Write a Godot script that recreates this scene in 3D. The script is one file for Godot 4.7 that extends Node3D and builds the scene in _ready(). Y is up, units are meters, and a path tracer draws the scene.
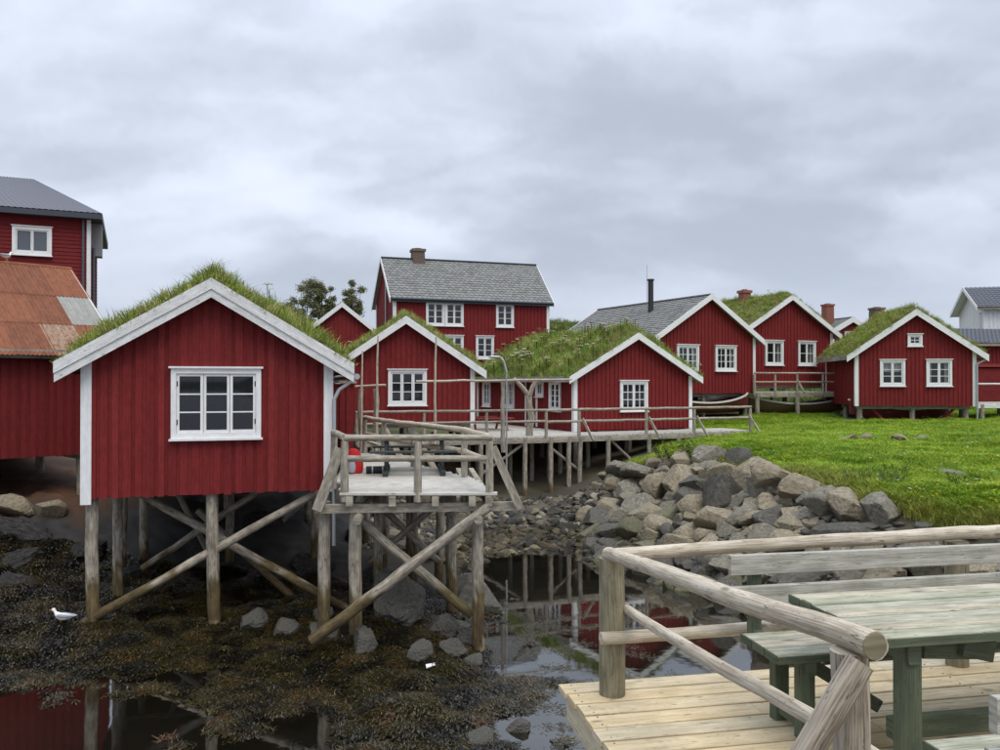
extends Node3D

# ---------------------------------------------------------------- helpers
const WATER_EYE := 4.5          # eye height above the water, metres
var rng := RandomNumberGenerator.new()
var names := {}
var MAT := {}

func P(x: float, y: float, d: float) -> Vector3:
	return Vector3(x, y, -d)

func lin(r: float, g: float, b: float) -> Color:
	return Color(r, g, b).linear_to_srgb()

class MB:
	var v := PackedVector3Array()
	var n := PackedVector3Array()
	var uv := PackedVector2Array()
	var c := PackedColorArray()
	var col := Color.WHITE
	var off := Vector2.ZERO
	func tri(a: Vector3, b: Vector3, d: Vector3, ua := Vector2.ZERO, ub := Vector2.ZERO, ud := Vector2.ZERO) -> void:
		var m := (b - a).cross(d - a).normalized()
		v.append(a); v.append(d); v.append(b)
		n.append(m); n.append(m); n.append(m)
		uv.append(ua); uv.append(ud); uv.append(ub)
		c.append(col); c.append(col); c.append(col)
	func trin(a: Vector3, b: Vector3, d: Vector3, na: Vector3, nb: Vector3, nd: Vector3, ua: Vector2, ub: Vector2, ud: Vector2, ca: Color, cb: Color, cd: Color) -> void:
		v.append(a); v.append(d); v.append(b)
		n.append(na); n.append(nd); n.append(nb)
		uv.append(ua); uv.append(ud); uv.append(ub)
		c.append(ca); c.append(cd); c.append(cb)
	func quad(a: Vector3, b: Vector3, d: Vector3, e: Vector3, ua := Vector2.ZERO, ub := Vector2.ZERO, ud := Vector2.ZERO, ue := Vector2.ZERO) -> void:
		tri(a, b, d, ua, ub, ud)
		tri(a, d, e, ua, ud, ue)
	# a straight timber from a to b, w across, h along up, edges chamfered by ch
	func bar(a: Vector3, b: Vector3, w: float, h: float, up := Vector3.UP, ch := 0.0) -> void:
		var t := (b - a).normalized()
		var s := t.cross(up).normalized()
		var u := s.cross(t).normalized()
		var pr: Array = []
		var x := w / 2.0
		var y := h / 2.0
		if ch > 0.0:
			pr = [Vector2(x, -y + ch), Vector2(x, y - ch), Vector2(x - ch, y), Vector2(-x + ch, y), Vector2(-x, y - ch), Vector2(-x, -y + ch), Vector2(-x + ch, -y), Vector2(x - ch, -y)]
		else:
			pr = [Vector2(x, -y), Vector2(x, y), Vector2(-x, y), Vector2(-x, -y)]
		var len := (b - a).length()
		var k := pr.size()
		var run := 0.0
		for i in k:
			var p: Vector2 = pr[i]
			var q: Vector2 = pr[(i + 1) % k]
			var step := (q - p).length()
			var a0 := a + s * p.x + u * p.y
			var a1 := a + s * q.x + u * q.y
			var b0 := b + s * p.x + u * p.y
			var b1 := b + s * q.x + u * q.y
			quad(a0, b0, b1, a1, off + Vector2(0, run), off + Vector2(len, run), off + Vector2(len, run + step), off + Vector2(0, run + step))
			run += step
		for i in range(1, k - 1):
			var p0: Vector2 = pr[0]
			var p1: Vector2 = pr[i]
			var p2: Vector2 = pr[i + 1]
			tri(a + s * p0.x + u * p0.y, a + s * p1.x + u * p1.y, a + s * p2.x + u * p2.y, off + p0 * 0.4, off + p1 * 0.4, off + p2 * 0.4)
			tri(b + s * p0.x + u * p0.y, b + s * p2.x + u * p2.y, b + s * p1.x + u * p1.y, off + p0 * 0.4, off + p2 * 0.4, off + p1 * 0.4)
	func box(lo: Vector3, hi: Vector3) -> void:
		bar(Vector3(lo.x, (lo.y + hi.y) / 2, (lo.z + hi.z) / 2), Vector3(hi.x, (lo.y + hi.y) / 2, (lo.z + hi.z) / 2), hi.z - lo.z, hi.y - lo.y)
	# upright board: grain runs vertically
	func vbox(lo: Vector3, hi: Vector3) -> void:
		bar(Vector3((lo.x + hi.x) / 2, lo.y, (lo.z + hi.z) / 2), Vector3((lo.x + hi.x) / 2, hi.y, (lo.z + hi.z) / 2), hi.x - lo.x, hi.z - lo.z, Vector3.BACK)
	# round timber with taper, slight crookedness and optional colour by height
	func trunk(a: Vector3, b: Vector3, r0: float, r1: float, sides := 10, bend := 0.0, seed := 1, tint = null, seg := 0.0) -> void:
		var t := (b - a).normalized()
		var ref := Vector3.UP if absf(t.y) < 0.9 else Vector3.RIGHT
		var s := t.cross(ref).normalized()
		var u := s.cross(t).normalized()
		var len := (b - a).length()
		var k := 1 if bend == 0.0 and seg == 0.0 else maxi(2, int(len / (seg if seg > 0.0 else 0.35)))
		var no := FastNoiseLite.new()
		no.seed = seed
		no.frequency = 0.9
		var rings: Array = []
		for i in k + 1:
			var f := float(i) / k
			var ce := a.lerp(b, f) + (s * no.get_noise_2d(f * len, 3.0) + u * no.get_noise_2d(f * len, 90.0)) * bend
			var r := lerpf(r0, r1, f)
			var ring: Array = []
			for j in sides + 1:
				var an := TAU * (j % sides) / sides
				var rr := r * (1.0 + 0.10 * no.get_noise_3d(f * len * 1.5, cos(an) * 1.2 + 30.0, sin(an) * 1.2) * (1.0 if bend > 0.0 else 0.0))
				var dir := s * cos(an) + u * sin(an)
				ring.append([ce + dir * rr, dir, Vector2(f * len, float(j) / sides * TAU * r) + off])
			rings.append(ring)
		for i in k:
			for j in sides:
				var p: Array = rings[i][j]
				var q: Array = rings[i + 1][j]
				var p2: Array = rings[i][j + 1]
				var q2: Array = rings[i + 1][j + 1]
				var cp := col
				var cq := col
				var cp2 := col
				var cq2 := col
				if tint != null:
					cp = tint.call(p[0]); cq = tint.call(q[0]); cp2 = tint.call(p2[0]); cq2 = tint.call(q2[0])
				trin(p[0], q[0], q2[0], p[1], q[1], q2[1], p[2], q[2], q2[2], cp, cq, cq2)
				trin(p[0], q2[0], p2[0], p[1], q2[1], p2[1], p[2], q2[2], p2[2], cp, cq2, cp2)
		for e in [0, k]:
			var ring: Array = rings[e]
			var ce := Vector3.ZERO
			for j in sides:
				ce += ring[j][0] / sides
			for j in sides:
				var m := -t if e == 0 else t
				var p: Vector3 = ring[j][0]
				var q: Vector3 = ring[j + 1][0]
				var up := Vector2((p - ce).dot(s), (p - ce).dot(u)) * 0.35
				var uq := Vector2((q - ce).dot(s), (q - ce).dot(u)) * 0.35
				var cc: Color = tint.call(ce) if tint != null else col
				if e == 0:
					trin(ce, p, q, m, m, m, off, off + up, off + uq, cc, cc, cc)
				else:
					trin(ce, q, p, m, m, m, off, off + uq, off + up, cc, cc, cc)
	# convex polygon (counter-clockwise seen from +z) pushed from z0 to z1
	func prism(pts: Array, z0: float, z1: float, along := Vector2.RIGHT) -> void:
		var k := pts.size()
		var ac := Vector2(-along.y, along.x)
		for i in range(1, k - 1):
			var a: Vector2 = pts[0]
			var b: Vector2 = pts[i]
			var d: Vector2 = pts[i + 1]
			var ua := off + Vector2(a.dot(along), a.dot(ac))
			var ub := off + Vector2(b.dot(along), b.dot(ac))
			var ud := off + Vector2(d.dot(along), d.dot(ac))
			tri(Vector3(a.x, a.y, z1), Vector3(b.x, b.y, z1), Vector3(d.x, d.y, z1), ua, ub, ud)
			tri(Vector3(a.x, a.y, z0), Vector3(d.x, d.y, z0), Vector3(b.x, b.y, z0), ua, ud, ub)
		for i in k:
			var a: Vector2 = pts[i]
			var b: Vector2 = pts[(i + 1) % k]
			var l := (b - a).length()
			quad(Vector3(a.x, a.y, z0), Vector3(b.x, b.y, z0), Vector3(b.x, b.y, z1), Vector3(a.x, a.y, z1), off, off + Vector2(l, 0), off + Vector2(l, z1 - z0), off + Vector2(0, z1 - z0))
	# smooth body of rings: each ring an array of points of the same count (closed)
	func loft(rings: Array, cap0 := true, cap1 := true) -> void:
		var k: int = rings[0].size()
		var ns: Array = []
		for i in rings.size():
			var row: Array = []
			for j in k:
				var du: Vector3 = rings[mini(i + 1, rings.size() - 1)][j] - rings[maxi(i - 1, 0)][j]
				var dv: Vector3 = rings[i][(j + 1) % k] - rings[i][(j + k - 1) % k]
				row.append(dv.cross(du).normalized())
			ns.append(row)
		for i in rings.size() - 1:
			for j in k:
				var j2 := (j + 1) % k
				var u := Vector2(float(j) / k, float(i) / rings.size())
				trin(rings[i][j], rings[i][j2], rings[i + 1][j2], ns[i][j], ns[i][j2], ns[i + 1][j2], u, u, u, col, col, col)
				trin(rings[i][j], rings[i + 1][j2], rings[i + 1][j], ns[i][j], ns[i + 1][j2], ns[i + 1][j], u, u, u, col, col, col)
		for e in [0, rings.size() - 1]:
			if (e == 0 and not cap0) or (e != 0 and not cap1):
				continue
			var ce := Vector3.ZERO
			for j in k:
				ce += rings[e][j] / k
			for j in k:
				if e == 0:
					tri(ce, rings[e][(j + 1) % k], rings[e][j])
				else:
					tri(ce, rings[e][j], rings[e][(j + 1) % k])
	func mesh() -> ArrayMesh:
		var arr := []
		arr.resize(Mesh.ARRAY_MAX)
		arr[Mesh.ARRAY_VERTEX] = v
		arr[Mesh.ARRAY_NORMAL] = n
		arr[Mesh.ARRAY_TEX_UV] = uv
		arr[Mesh.ARRAY_COLOR] = c
		var m := ArrayMesh.new()
		m.add_surface_from_arrays(Mesh.PRIMITIVE_TRIANGLES, arr)
		return m

func mb() -> MB:
	var m := MB.new()
	m.off = Vector2(rng.randf() * 7.0, rng.randf() * 7.0)
	return m

func numbered(called: String) -> String:
	names[called] = names.get(called, -1) + 1
	return called if names[called] == 0 else "%s_%03d" % [called, names[called]]

# a thing: a node at its base whose children are its parts
func thing(called: String, label: String, category: String, at := Vector3.ZERO, turn := 0.0, group := "") -> Node3D:
	var o := Node3D.new()
	o.name = numbered(called)
	add_child(o)
	o.position = at
	o.rotation_degrees.y = turn
	tag(o, label, category, group)
	return o

func tag(o: Node, label: String, category := "", group := "") -> void:
	if label: o.set_meta("label", label)
	if category: o.set_meta("category", category)
	if group: o.set_meta("group", group)

# one mesh: a part under its parent, or a top-level thing
func put(parent: Node, called: String, shape, mat: Material, kind := "") -> MeshInstance3D:
	var o := MeshInstance3D.new()
	o.name = numbered(called) if parent == self else called
	o.mesh = shape.mesh() if shape is MB else shape
	o.material_override = mat
	if kind: o.set_meta("kind", kind)
	parent.add_child(o, true)
	return o

func copies(parent: Node, called: String, shape: Mesh, mat: Material, xf: Array, cols: Array) -> MultiMeshInstance3D:
	var mm := MultiMesh.new()
	mm.transform_format = MultiMesh.TRANSFORM_3D
	mm.use_colors = true
	mm.mesh = shape
	mm.instance_count = xf.size()
	var buf := PackedFloat32Array()
	buf.resize(xf.size() * 16)
	for i in xf.size():
		var t: Transform3D = xf[i]
		var q: Color = cols[i]
		var k := i * 16
		buf[k] = t.basis.x.x; buf[k + 1] = t.basis.y.x; buf[k + 2] = t.basis.z.x; buf[k + 3] = t.origin.x
		buf[k + 4] = t.basis.x.y; buf[k + 5] = t.basis.y.y; buf[k + 6] = t.basis.z.y; buf[k + 7] = t.origin.y
		buf[k + 8] = t.basis.x.z; buf[k + 9] = t.basis.y.z; buf[k + 10] = t.basis.z.z; buf[k + 11] = t.origin.z
		buf[k + 12] = q.r; buf[k + 13] = q.g; buf[k + 14] = q.b; buf[k + 15] = 1.0
	mm.buffer = buf
	var o := MultiMeshInstance3D.new()
	o.name = numbered(called) if parent == self else called
	o.multimesh = mm
	o.material_override = mat
	o.set_meta("kind", "stuff")
	parent.add_child(o, true)
	return o

# ---------------------------------------------------------------- materials
func texture(w: int, h: int, f: Callable) -> ImageTexture:
	var bytes := PackedByteArray()
	bytes.resize(w * h * 3)
	var k := 0
	for y in h:
		for x in w:
			var q: Color = f.call(float(x) / w, float(y) / h)
			bytes[k] = clampi(int(q.r * 255.0), 0, 255)
			bytes[k + 1] = clampi(int(q.g * 255.0), 0, 255)
			bytes[k + 2] = clampi(int(q.b * 255.0), 0, 255)
			k += 3
	return ImageTexture.create_from_image(Image.create_from_data(w, h, false, Image.FORMAT_RGB8, bytes))

func noise(seed: int, freq: float, oct := 4) -> FastNoiseLite:
	var no := FastNoiseLite.new()
	no.seed = seed
	no.frequency = freq
	no.fractal_octaves = oct
	return no

# seamless value: noise on two circles
func tiled(no: FastNoiseLite, u: float, v: float, a: float, b: float) -> float:
	# mirrored blend so that the tile edges meet
	return no.get_noise_2d(absf(u * 2.0 - 1.0) * a, absf(fposmod(v, 1.0) * 2.0 - 1.0) * b * 0.5)

var wood_px := 512
# sawn or weathered wood: grain along u; knots and streaks; over = patches of another stuff (old paint, algae)
func wood(seed: int, light: Color, dark: Color, knots: int, over := Color(0, 0, 0), share := 0.0) -> ImageTexture:
	var fine := noise(seed, 1.0, 4)
	var broad := noise(seed + 7, 1.0, 3)
	var patch := noise(seed + 13, 1.0, 5)
	var crack := noise(seed + 19, 1.0, 2)
	var r := RandomNumberGenerator.new()
	r.seed = seed
	var kn: Array = []
	for i in knots:
		kn.append(Vector3(r.randf(), r.randf(), r.randf_range(0.008, 0.02)))
	return texture(wood_px, wood_px / 2, func(u: float, v: float) -> Color:
		var bend := tiled(broad, u, v, 1.6, 2.0) * 0.014
		var kd := 0.0
		for q in kn:
			var dx: float = (u - q.x) * 2.2
			var dy: float = (v - q.y) * 1.0
			var dist := sqrt(dx * dx * 0.35 + dy * dy)
			bend += signf(dy) * 0.02 * exp(-dist * dist * 900.0)
			kd = maxf(kd, clampf(1.6 - dist / q.z, 0.0, 1.0))
		var s := tiled(fine, u, v + bend, 3.0, 84.0)
		var b := tiled(broad, u, v + bend + 0.3, 1.2, 7.0)
		var blot := tiled(patch, u + 0.37, v, 5.0, 6.0)
		var t := clampf(0.5 + s * 0.62 + b * 0.35 + blot * 0.35, 0.0, 1.0)
		t = t * t * (3.0 - 2.0 * t)
		var q := dark.lerp(light, t)
		if share > 0.0:
			var pm := tiled(patch, u, v, 7.0, 9.0) + s * 0.25
			q = q.lerp(over, smoothstep(0.25 - share, 0.45 - share, pm) * 0.85)
		q = q.lerp(dark * 0.5, kd * 0.8)
		if knots > 0:
			var cr := absf(tiled(crack, u, v + bend, 1.3, 22.0))
			if cr < 0.03 and tiled(broad, u + 0.21, v, 5.0, 14.0) > 0.02: q = q.lerp(dark * 0.28, (1.0 - cr / 0.03) * 0.9)
		return Color(q.r, q.g, q.b).linear_to_srgb())

func mottled(seed: int, cols: Array, freq: float, size := 256, spread := 1.4) -> ImageTexture:
	var no := noise(seed, freq, 5)
	no.fractal_gain = 0.6
	return texture(size, size, func(u: float, v: float) -> Color:
		# tile by cross-fading
		var a := no.get_noise_2d(u, v)
		var b := no.get_noise_2d(u - 1.0, v)
		var d := no.get_noise_2d(u, v - 1.0)
		var e := no.get_noise_2d(u - 1.0, v - 1.0)
		var s := lerpf(lerpf(a, b, u), lerpf(d, e, u), v) * spread
		var t := clampf(s * 0.5 + 0.5, 0.0, 0.999) * (cols.size() - 1)
		var i := int(t)
		var q: Color = cols[i].lerp(cols[i + 1], t - i)
		return q.linear_to_srgb())

func mat(tex: Texture2D, scale: Vector3, rough: float, tri := false, bump := 0.0, world := false) -> StandardMaterial3D:
	var m := StandardMaterial3D.new()
	m.albedo_texture = tex
	m.uv1_scale = scale
	m.roughness = rough
	m.uv1_triplanar = tri or world
	m.uv1_world_triplanar = world
	if bump > 0.0:
		m.heightmap_enabled = true
		m.heightmap_texture = tex
		m.heightmap_scale = bump
	return m

func plain(q: Color, rough: float, metal := 0.0) -> StandardMaterial3D:
	var m := StandardMaterial3D.new()
	m.albedo_color = q.linear_to_srgb()
	m.roughness = rough
	m.metallic = metal
	return m

func materials() -> void:
	var ws := Vector3(0.45, 1.6, 1)
	MAT.grey_wood = mat(wood(3, Color(0.45, 0.405, 0.325), Color(0.17, 0.148, 0.11), 5), ws, 0.85, false, 0.35)
	MAT.rail_log = mat(wood(5, Color(0.59, 0.525, 0.42), Color(0.31, 0.255, 0.18), 20, Color(0.34, 0.29, 0.21), -0.12), ws, 0.85, false, 0.8)
	MAT.post_log = mat(wood(6, Color(0.30, 0.265, 0.17), Color(0.12, 0.105, 0.065), 4), ws, 0.85, false, 0.4)
	MAT.old_split = mat(wood(8, Color(0.38, 0.33, 0.26), Color(0.11, 0.085, 0.06), 5), ws, 0.9, false, 0.9)
	MAT.new_plank = mat(wood(11, Color(0.66, 0.55, 0.36), Color(0.46, 0.36, 0.205), 9, Color(0.40, 0.345, 0.24), -0.06), ws, 0.75, false, 0.2)
	MAT.new_plank_b = mat(wood(12, Color(0.61, 0.53, 0.37), Color(0.41, 0.335, 0.21), 8, Color(0.36, 0.32, 0.23), -0.03), ws, 0.75, false, 0.2)
	MAT.new_plank_c = mat(wood(14, Color(0.68, 0.555, 0.35), Color(0.49, 0.375, 0.205), 10, Color(0.43, 0.36, 0.245), -0.10), ws, 0.75, false, 0.2)
	MAT.table_top = mat(wood(15, Color(0.47, 0.45, 0.36), Color(0.20, 0.21, 0.14), 4, Color(0.25, 0.29, 0.20), -0.08), ws, 0.8, false, 0.4)
	MAT.table_top_b = mat(wood(16, Color(0.52, 0.47, 0.36), Color(0.24, 0.22, 0.15), 5, Color(0.26, 0.29, 0.20), -0.16), ws, 0.8, false, 0.4)
	MAT.table_top_c = mat(wood(23, Color(0.43, 0.42, 0.31), Color(0.22, 0.225, 0.15), 5, Color(0.24, 0.27, 0.17), -0.02), ws, 0.8, false, 0.4)
	MAT.table_green = mat(wood(17, Color(0.105, 0.128, 0.078), Color(0.052, 0.066, 0.04), 3, Color(0.20, 0.195, 0.155), -0.10), ws, 0.75, false, 0.25)
	MAT.bench_back = mat(wood(20, Color(0.47, 0.455, 0.40), Color(0.24, 0.235, 0.195), 6, Color(0.24, 0.28, 0.19), -0.16), ws, 0.85, false, 0.4)
	MAT.table_dark = mat(wood(19, Color(0.05, 0.062, 0.055), Color(0.02, 0.026, 0.023), 2), ws, 0.8)
	MAT.deck_grey = mat(wood(18, Color(0.60, 0.57, 0.51), Color(0.36, 0.34, 0.29), 6), ws, 0.85, false, 0.3)
	MAT.pile = mat(wood(21, Color(0.46, 0.41, 0.33), Color(0.14, 0.115, 0.085), 8), ws, 0.9, false, 0.6)
	MAT.pile.vertex_color_use_as_albedo = true
	wood_px = 256
	MAT.red = mat(wood(31, Color(0.205, 0.0225, 0.0225), Color(0.14, 0.015, 0.0155), 0), Vector3(0.5, 1.0, 1), 0.72, false, 0.12)
	MAT.red_b = mat(wood(32, Color(0.182, 0.0205, 0.021), Color(0.124, 0.014, 0.0145), 0), Vector3(0.5, 1.0, 1), 0.75, false, 0.12)
	MAT.red_c = mat(wood(33, Color(0.225, 0.028, 0.027), Color(0.155, 0.019, 0.0185), 0, Color(0.24, 0.05, 0.045), -0.2), Vector3(0.5, 1.0, 1), 0.72, false, 0.12)
	for k in ["red", "red_b", "red_c"]: MAT[k].metallic_specular = 0.3
	MAT.white = mat(wood(35, Color(0.80, 0.80, 0.79), Color(0.66, 0.66, 0.65), 0), Vector3(0.4, 1.2, 1), 0.55, false, 0.08)
	MAT.white_worn = mat(wood(36, Color(0.76, 0.76, 0.75), Color(0.52, 0.52, 0.50), 3, Color(0.36, 0.34, 0.30), -0.24), Vector3(0.4, 1.2, 1), 0.65, false, 0.15)
	MAT.dark_wood = mat(wood(22, Color(0.40, 0.37, 0.32), Color(0.17, 0.15, 0.125), 4), ws, 0.9)
	MAT.inner = plain(Color(0.13, 0.10, 0.075), 0.9)
	MAT.curtain = plain(Color(0.7, 0.68, 0.64), 0.9)
	MAT.black_metal = plain(Color(0.02, 0.02, 0.022), 0.5)
	MAT.zinc = plain(Color(0.42, 0.43, 0.44), 0.45, 0.6)
	MAT.iron = plain(Color(0.05, 0.045, 0.04), 0.6, 0.3)
	var g := StandardMaterial3D.new()
	g.transparency = BaseMaterial3D.TRANSPARENCY_ALPHA
	g.albedo_color = Color(0.16, 0.18, 0.21, 0.35)
	g.roughness = 0.02
	g.metallic_specular = 0.9
	MAT.glass = g
	# roofs
	MAT.slate = mat(mottled(41, [Color(0.11, 0.115, 0.112), Color(0.18, 0.185, 0.178), Color(0.235, 0.235, 0.22), Color(0.31, 0.305, 0.275)], 6.0), Vector3(0.9, 0.9, 0.9), 0.8, true, 0.2)
	MAT.slate.vertex_color_use_as_albedo = true
	MAT.tile_dark = plain(Color(0.028, 0.032, 0.045), 0.35)
	MAT.sheet_grey = plain(Color(0.085, 0.085, 0.105), 0.5, 0.2)
	var rs := Vector3(0.42, 0.9, 1)
	MAT.rust = mat(wood(45, Color(0.235, 0.082, 0.036), Color(0.13, 0.045, 0.021), 0, Color(0.34, 0.24, 0.155), -0.20), rs, 0.9, false, 0.1)
	MAT.rust_b = mat(wood(46, Color(0.265, 0.092, 0.04), Color(0.16, 0.055, 0.025), 0, Color(0.37, 0.29, 0.2), -0.14), rs, 0.9, false, 0.1)
	MAT.rust_pale = mat(wood(47, Color(0.33, 0.26, 0.19), Color(0.24, 0.11, 0.06), 0, Color(0.22, 0.078, 0.034), 0.08), rs, 0.85, false, 0.1)
	MAT.galvanised = mat(wood(48, Color(0.31, 0.31, 0.28), Color(0.22, 0.21, 0.185), 0, Color(0.26, 0.13, 0.07), -0.1), rs, 0.6, false, 0.1)
	MAT.brick = mat(mottled(49, [Color(0.16, 0.06, 0.045), Color(0.27, 0.095, 0.065), Color(0.22, 0.11, 0.08)], 9.0), Vector3(1.5, 1.5, 1.5), 0.9, true, 0.4)
	MAT.brick_dark = mat(mottled(50, [Color(0.08, 0.06, 0.05), Color(0.15, 0.10, 0.08), Color(0.2, 0.17, 0.14)], 9.0), Vector3(1.5, 1.5, 1.5), 0.9, true, 0.4)
	# ground, rock, plants
	MAT.ground = mat(mottled(51, [Color(0.55, 0.55, 0.55), Color(0.85, 0.85, 0.83), Color(1, 1, 1), Color(0.7, 0.7, 0.68)], 12.0, 384), Vector3(0.5, 0.5, 0.5), 0.85, true, 2.5, true)
	MAT.ground.vertex_color_use_as_albedo = true
	MAT.rock_grey = mat(mottled(53, [Color(0.05, 0.044, 0.033), Color(0.105, 0.095, 0.072), Color(0.165, 0.15, 0.115), Color(0.22, 0.20, 0.152), Color(0.38, 0.345, 0.265)], 5.0, 320, 2.3), Vector3(0.8, 0.8, 0.8), 0.85, true, 2.0)
	MAT.rock_tan = mat(mottled(54, [Color(0.06, 0.049, 0.032), Color(0.14, 0.117, 0.078), Color(0.22, 0.186, 0.125), Color(0.29, 0.246, 0.168), Color(0.44, 0.385, 0.28)], 5.0, 320, 2.3), Vector3(0.8, 0.8, 0.8), 0.88, true, 2.0)
	MAT.rock_dark = mat(mottled(55, [Color(0.02, 0.019, 0.016), Color(0.042, 0.039, 0.031), Color(0.068, 0.062, 0.048), Color(0.10, 0.09, 0.068), Color(0.17, 0.155, 0.115)], 5.0, 320, 2.3), Vector3(0.9, 0.9, 0.9), 0.75, true, 2.0)
	MAT.rock_mossy = mat(mottled(56, [Color(0.04, 0.036, 0.02), Color(0.08, 0.073, 0.042), Color(0.125, 0.115, 0.075), Color(0.12, 0.115, 0.045), Color(0.22, 0.205, 0.155)], 5.0, 320, 2.3), Vector3(0.9, 0.9, 0.9), 0.85, true, 2.0)
	MAT.rock_barnacle = mat(mottled(57, [Color(0.022, 0.022, 0.022), Color(0.042, 0.04, 0.036), Color(0.085, 0.08, 0.064), Color(0.30, 0.275, 0.21)], 26.0, 320, 2.4), Vector3(0.9, 0.9, 0.9), 0.8, true, 2.0)
	MAT.bedrock = mat(mottled(59, [Color(0.012, 0.012, 0.012), Color(0.03, 0.029, 0.028), Color(0.05, 0.047, 0.044), Color(0.08, 0.075, 0.066)], 6.0, 320, 2.2), Vector3(0.7, 0.7, 0.7), 0.92, true, 3.0)
	MAT.bedrock.metallic_specular = 0.2
	MAT.pebble = mat(mottled(58, [Color(0.5, 0.5, 0.5), Color(0.9, 0.9, 0.9), Color(1, 1, 1)], 6.0), Vector3(2, 2, 2), 0.8, true)
	MAT.pebble.vertex_color_use_as_albedo = true
	MAT.turf = mat(mottled(61, [Color(0.05, 0.045, 0.018), Color(0.085, 0.10, 0.025), Color(0.12, 0.135, 0.03), Color(0.15, 0.12, 0.05)], 8.0), Vector3(0.9, 0.9, 0.9), 0.95, true, 2.0)
	var gr := StandardMaterial3D.new()
	gr.vertex_color_use_as_albedo = true
	gr.roughness = 0.75
	gr.metallic_specular = 0.3
	gr.backlight_enabled = true
	gr.backlight = Color(0.5, 0.5, 0.3)
	MAT.grass = gr
	var sw := StandardMaterial3D.new()
	sw.vertex_color_use_as_albedo = true
	sw.roughness = 0.3
	MAT.weed = sw
	MAT.bark = plain(Color(0.10, 0.085, 0.065), 0.95)
	MAT.bird_white = plain(Color(0.72, 0.71, 0.69), 0.8)
	MAT.bird_grey = plain(Color(0.33, 0.34, 0.36), 0.8)
	MAT.bird_dark = plain(Color(0.03, 0.03, 0.03), 0.7)
	MAT.bill = plain(Color(0.55, 0.36, 0.04), 0.5)
	MAT.boat_white = plain(Color(0.62, 0.60, 0.56), 0.6)
	MAT.boat_red = plain(Color(0.16, 0.03, 0.025), 0.6)
	MAT.boat_wood = plain(Color(0.16, 0.10, 0.055), 0.7)
	MAT.cloth_red = plain(Color(0.52, 0.012, 0.015), 0.8)
	MAT.cloth_grey = plain(Color(0.38, 0.40, 0.45), 0.85)
	MAT.cloth_black = plain(Color(0.012, 0.014, 0.022), 0.85)
	MAT.paint_red = plain(Color(0.22, 0.025, 0.022), 0.6)
	MAT.concrete = plain(Color(0.33, 0.32, 0.30), 0.9)
	MAT.plastic = plain(Color(0.72, 0.71, 0.69), 0.6)
	# water
	var wn := NoiseTexture2D.new()
	var fn := noise(71, 0.008, 3)
	wn.noise = fn
	wn.width = 512
	wn.height = 512
	wn.seamless = true
	wn.as_normal_map = true
	wn.bump_strength = 2.0
	var wa := StandardMaterial3D.new()
	wa.transparency = BaseMaterial3D.TRANSPARENCY_ALPHA
	wa.albedo_color = Color(0.085, 0.075, 0.05, 0.72)
	wa.roughness = 0.03
	wa.metallic_specular = 1.0
	wa.clearcoat_enabled = true
	wa.clearcoat = 1.0
	wa.clearcoat_roughness = 0.03
	wa.normal_enabled = true
	wa.normal_texture = wn
	wa.normal_scale = 0.11
	wa.uv1_scale = Vector3(0.35, 0.35, 1)
	MAT.water = wa
	# hills across the sound
	MAT.hill = mat(mottled(63, [Color(0.03, 0.04, 0.03), Color(0.05, 0.06, 0.04), Color(0.07, 0.07, 0.055)], 5.0), Vector3(0.01, 0.01, 0.01), 1.0, true)

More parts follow.
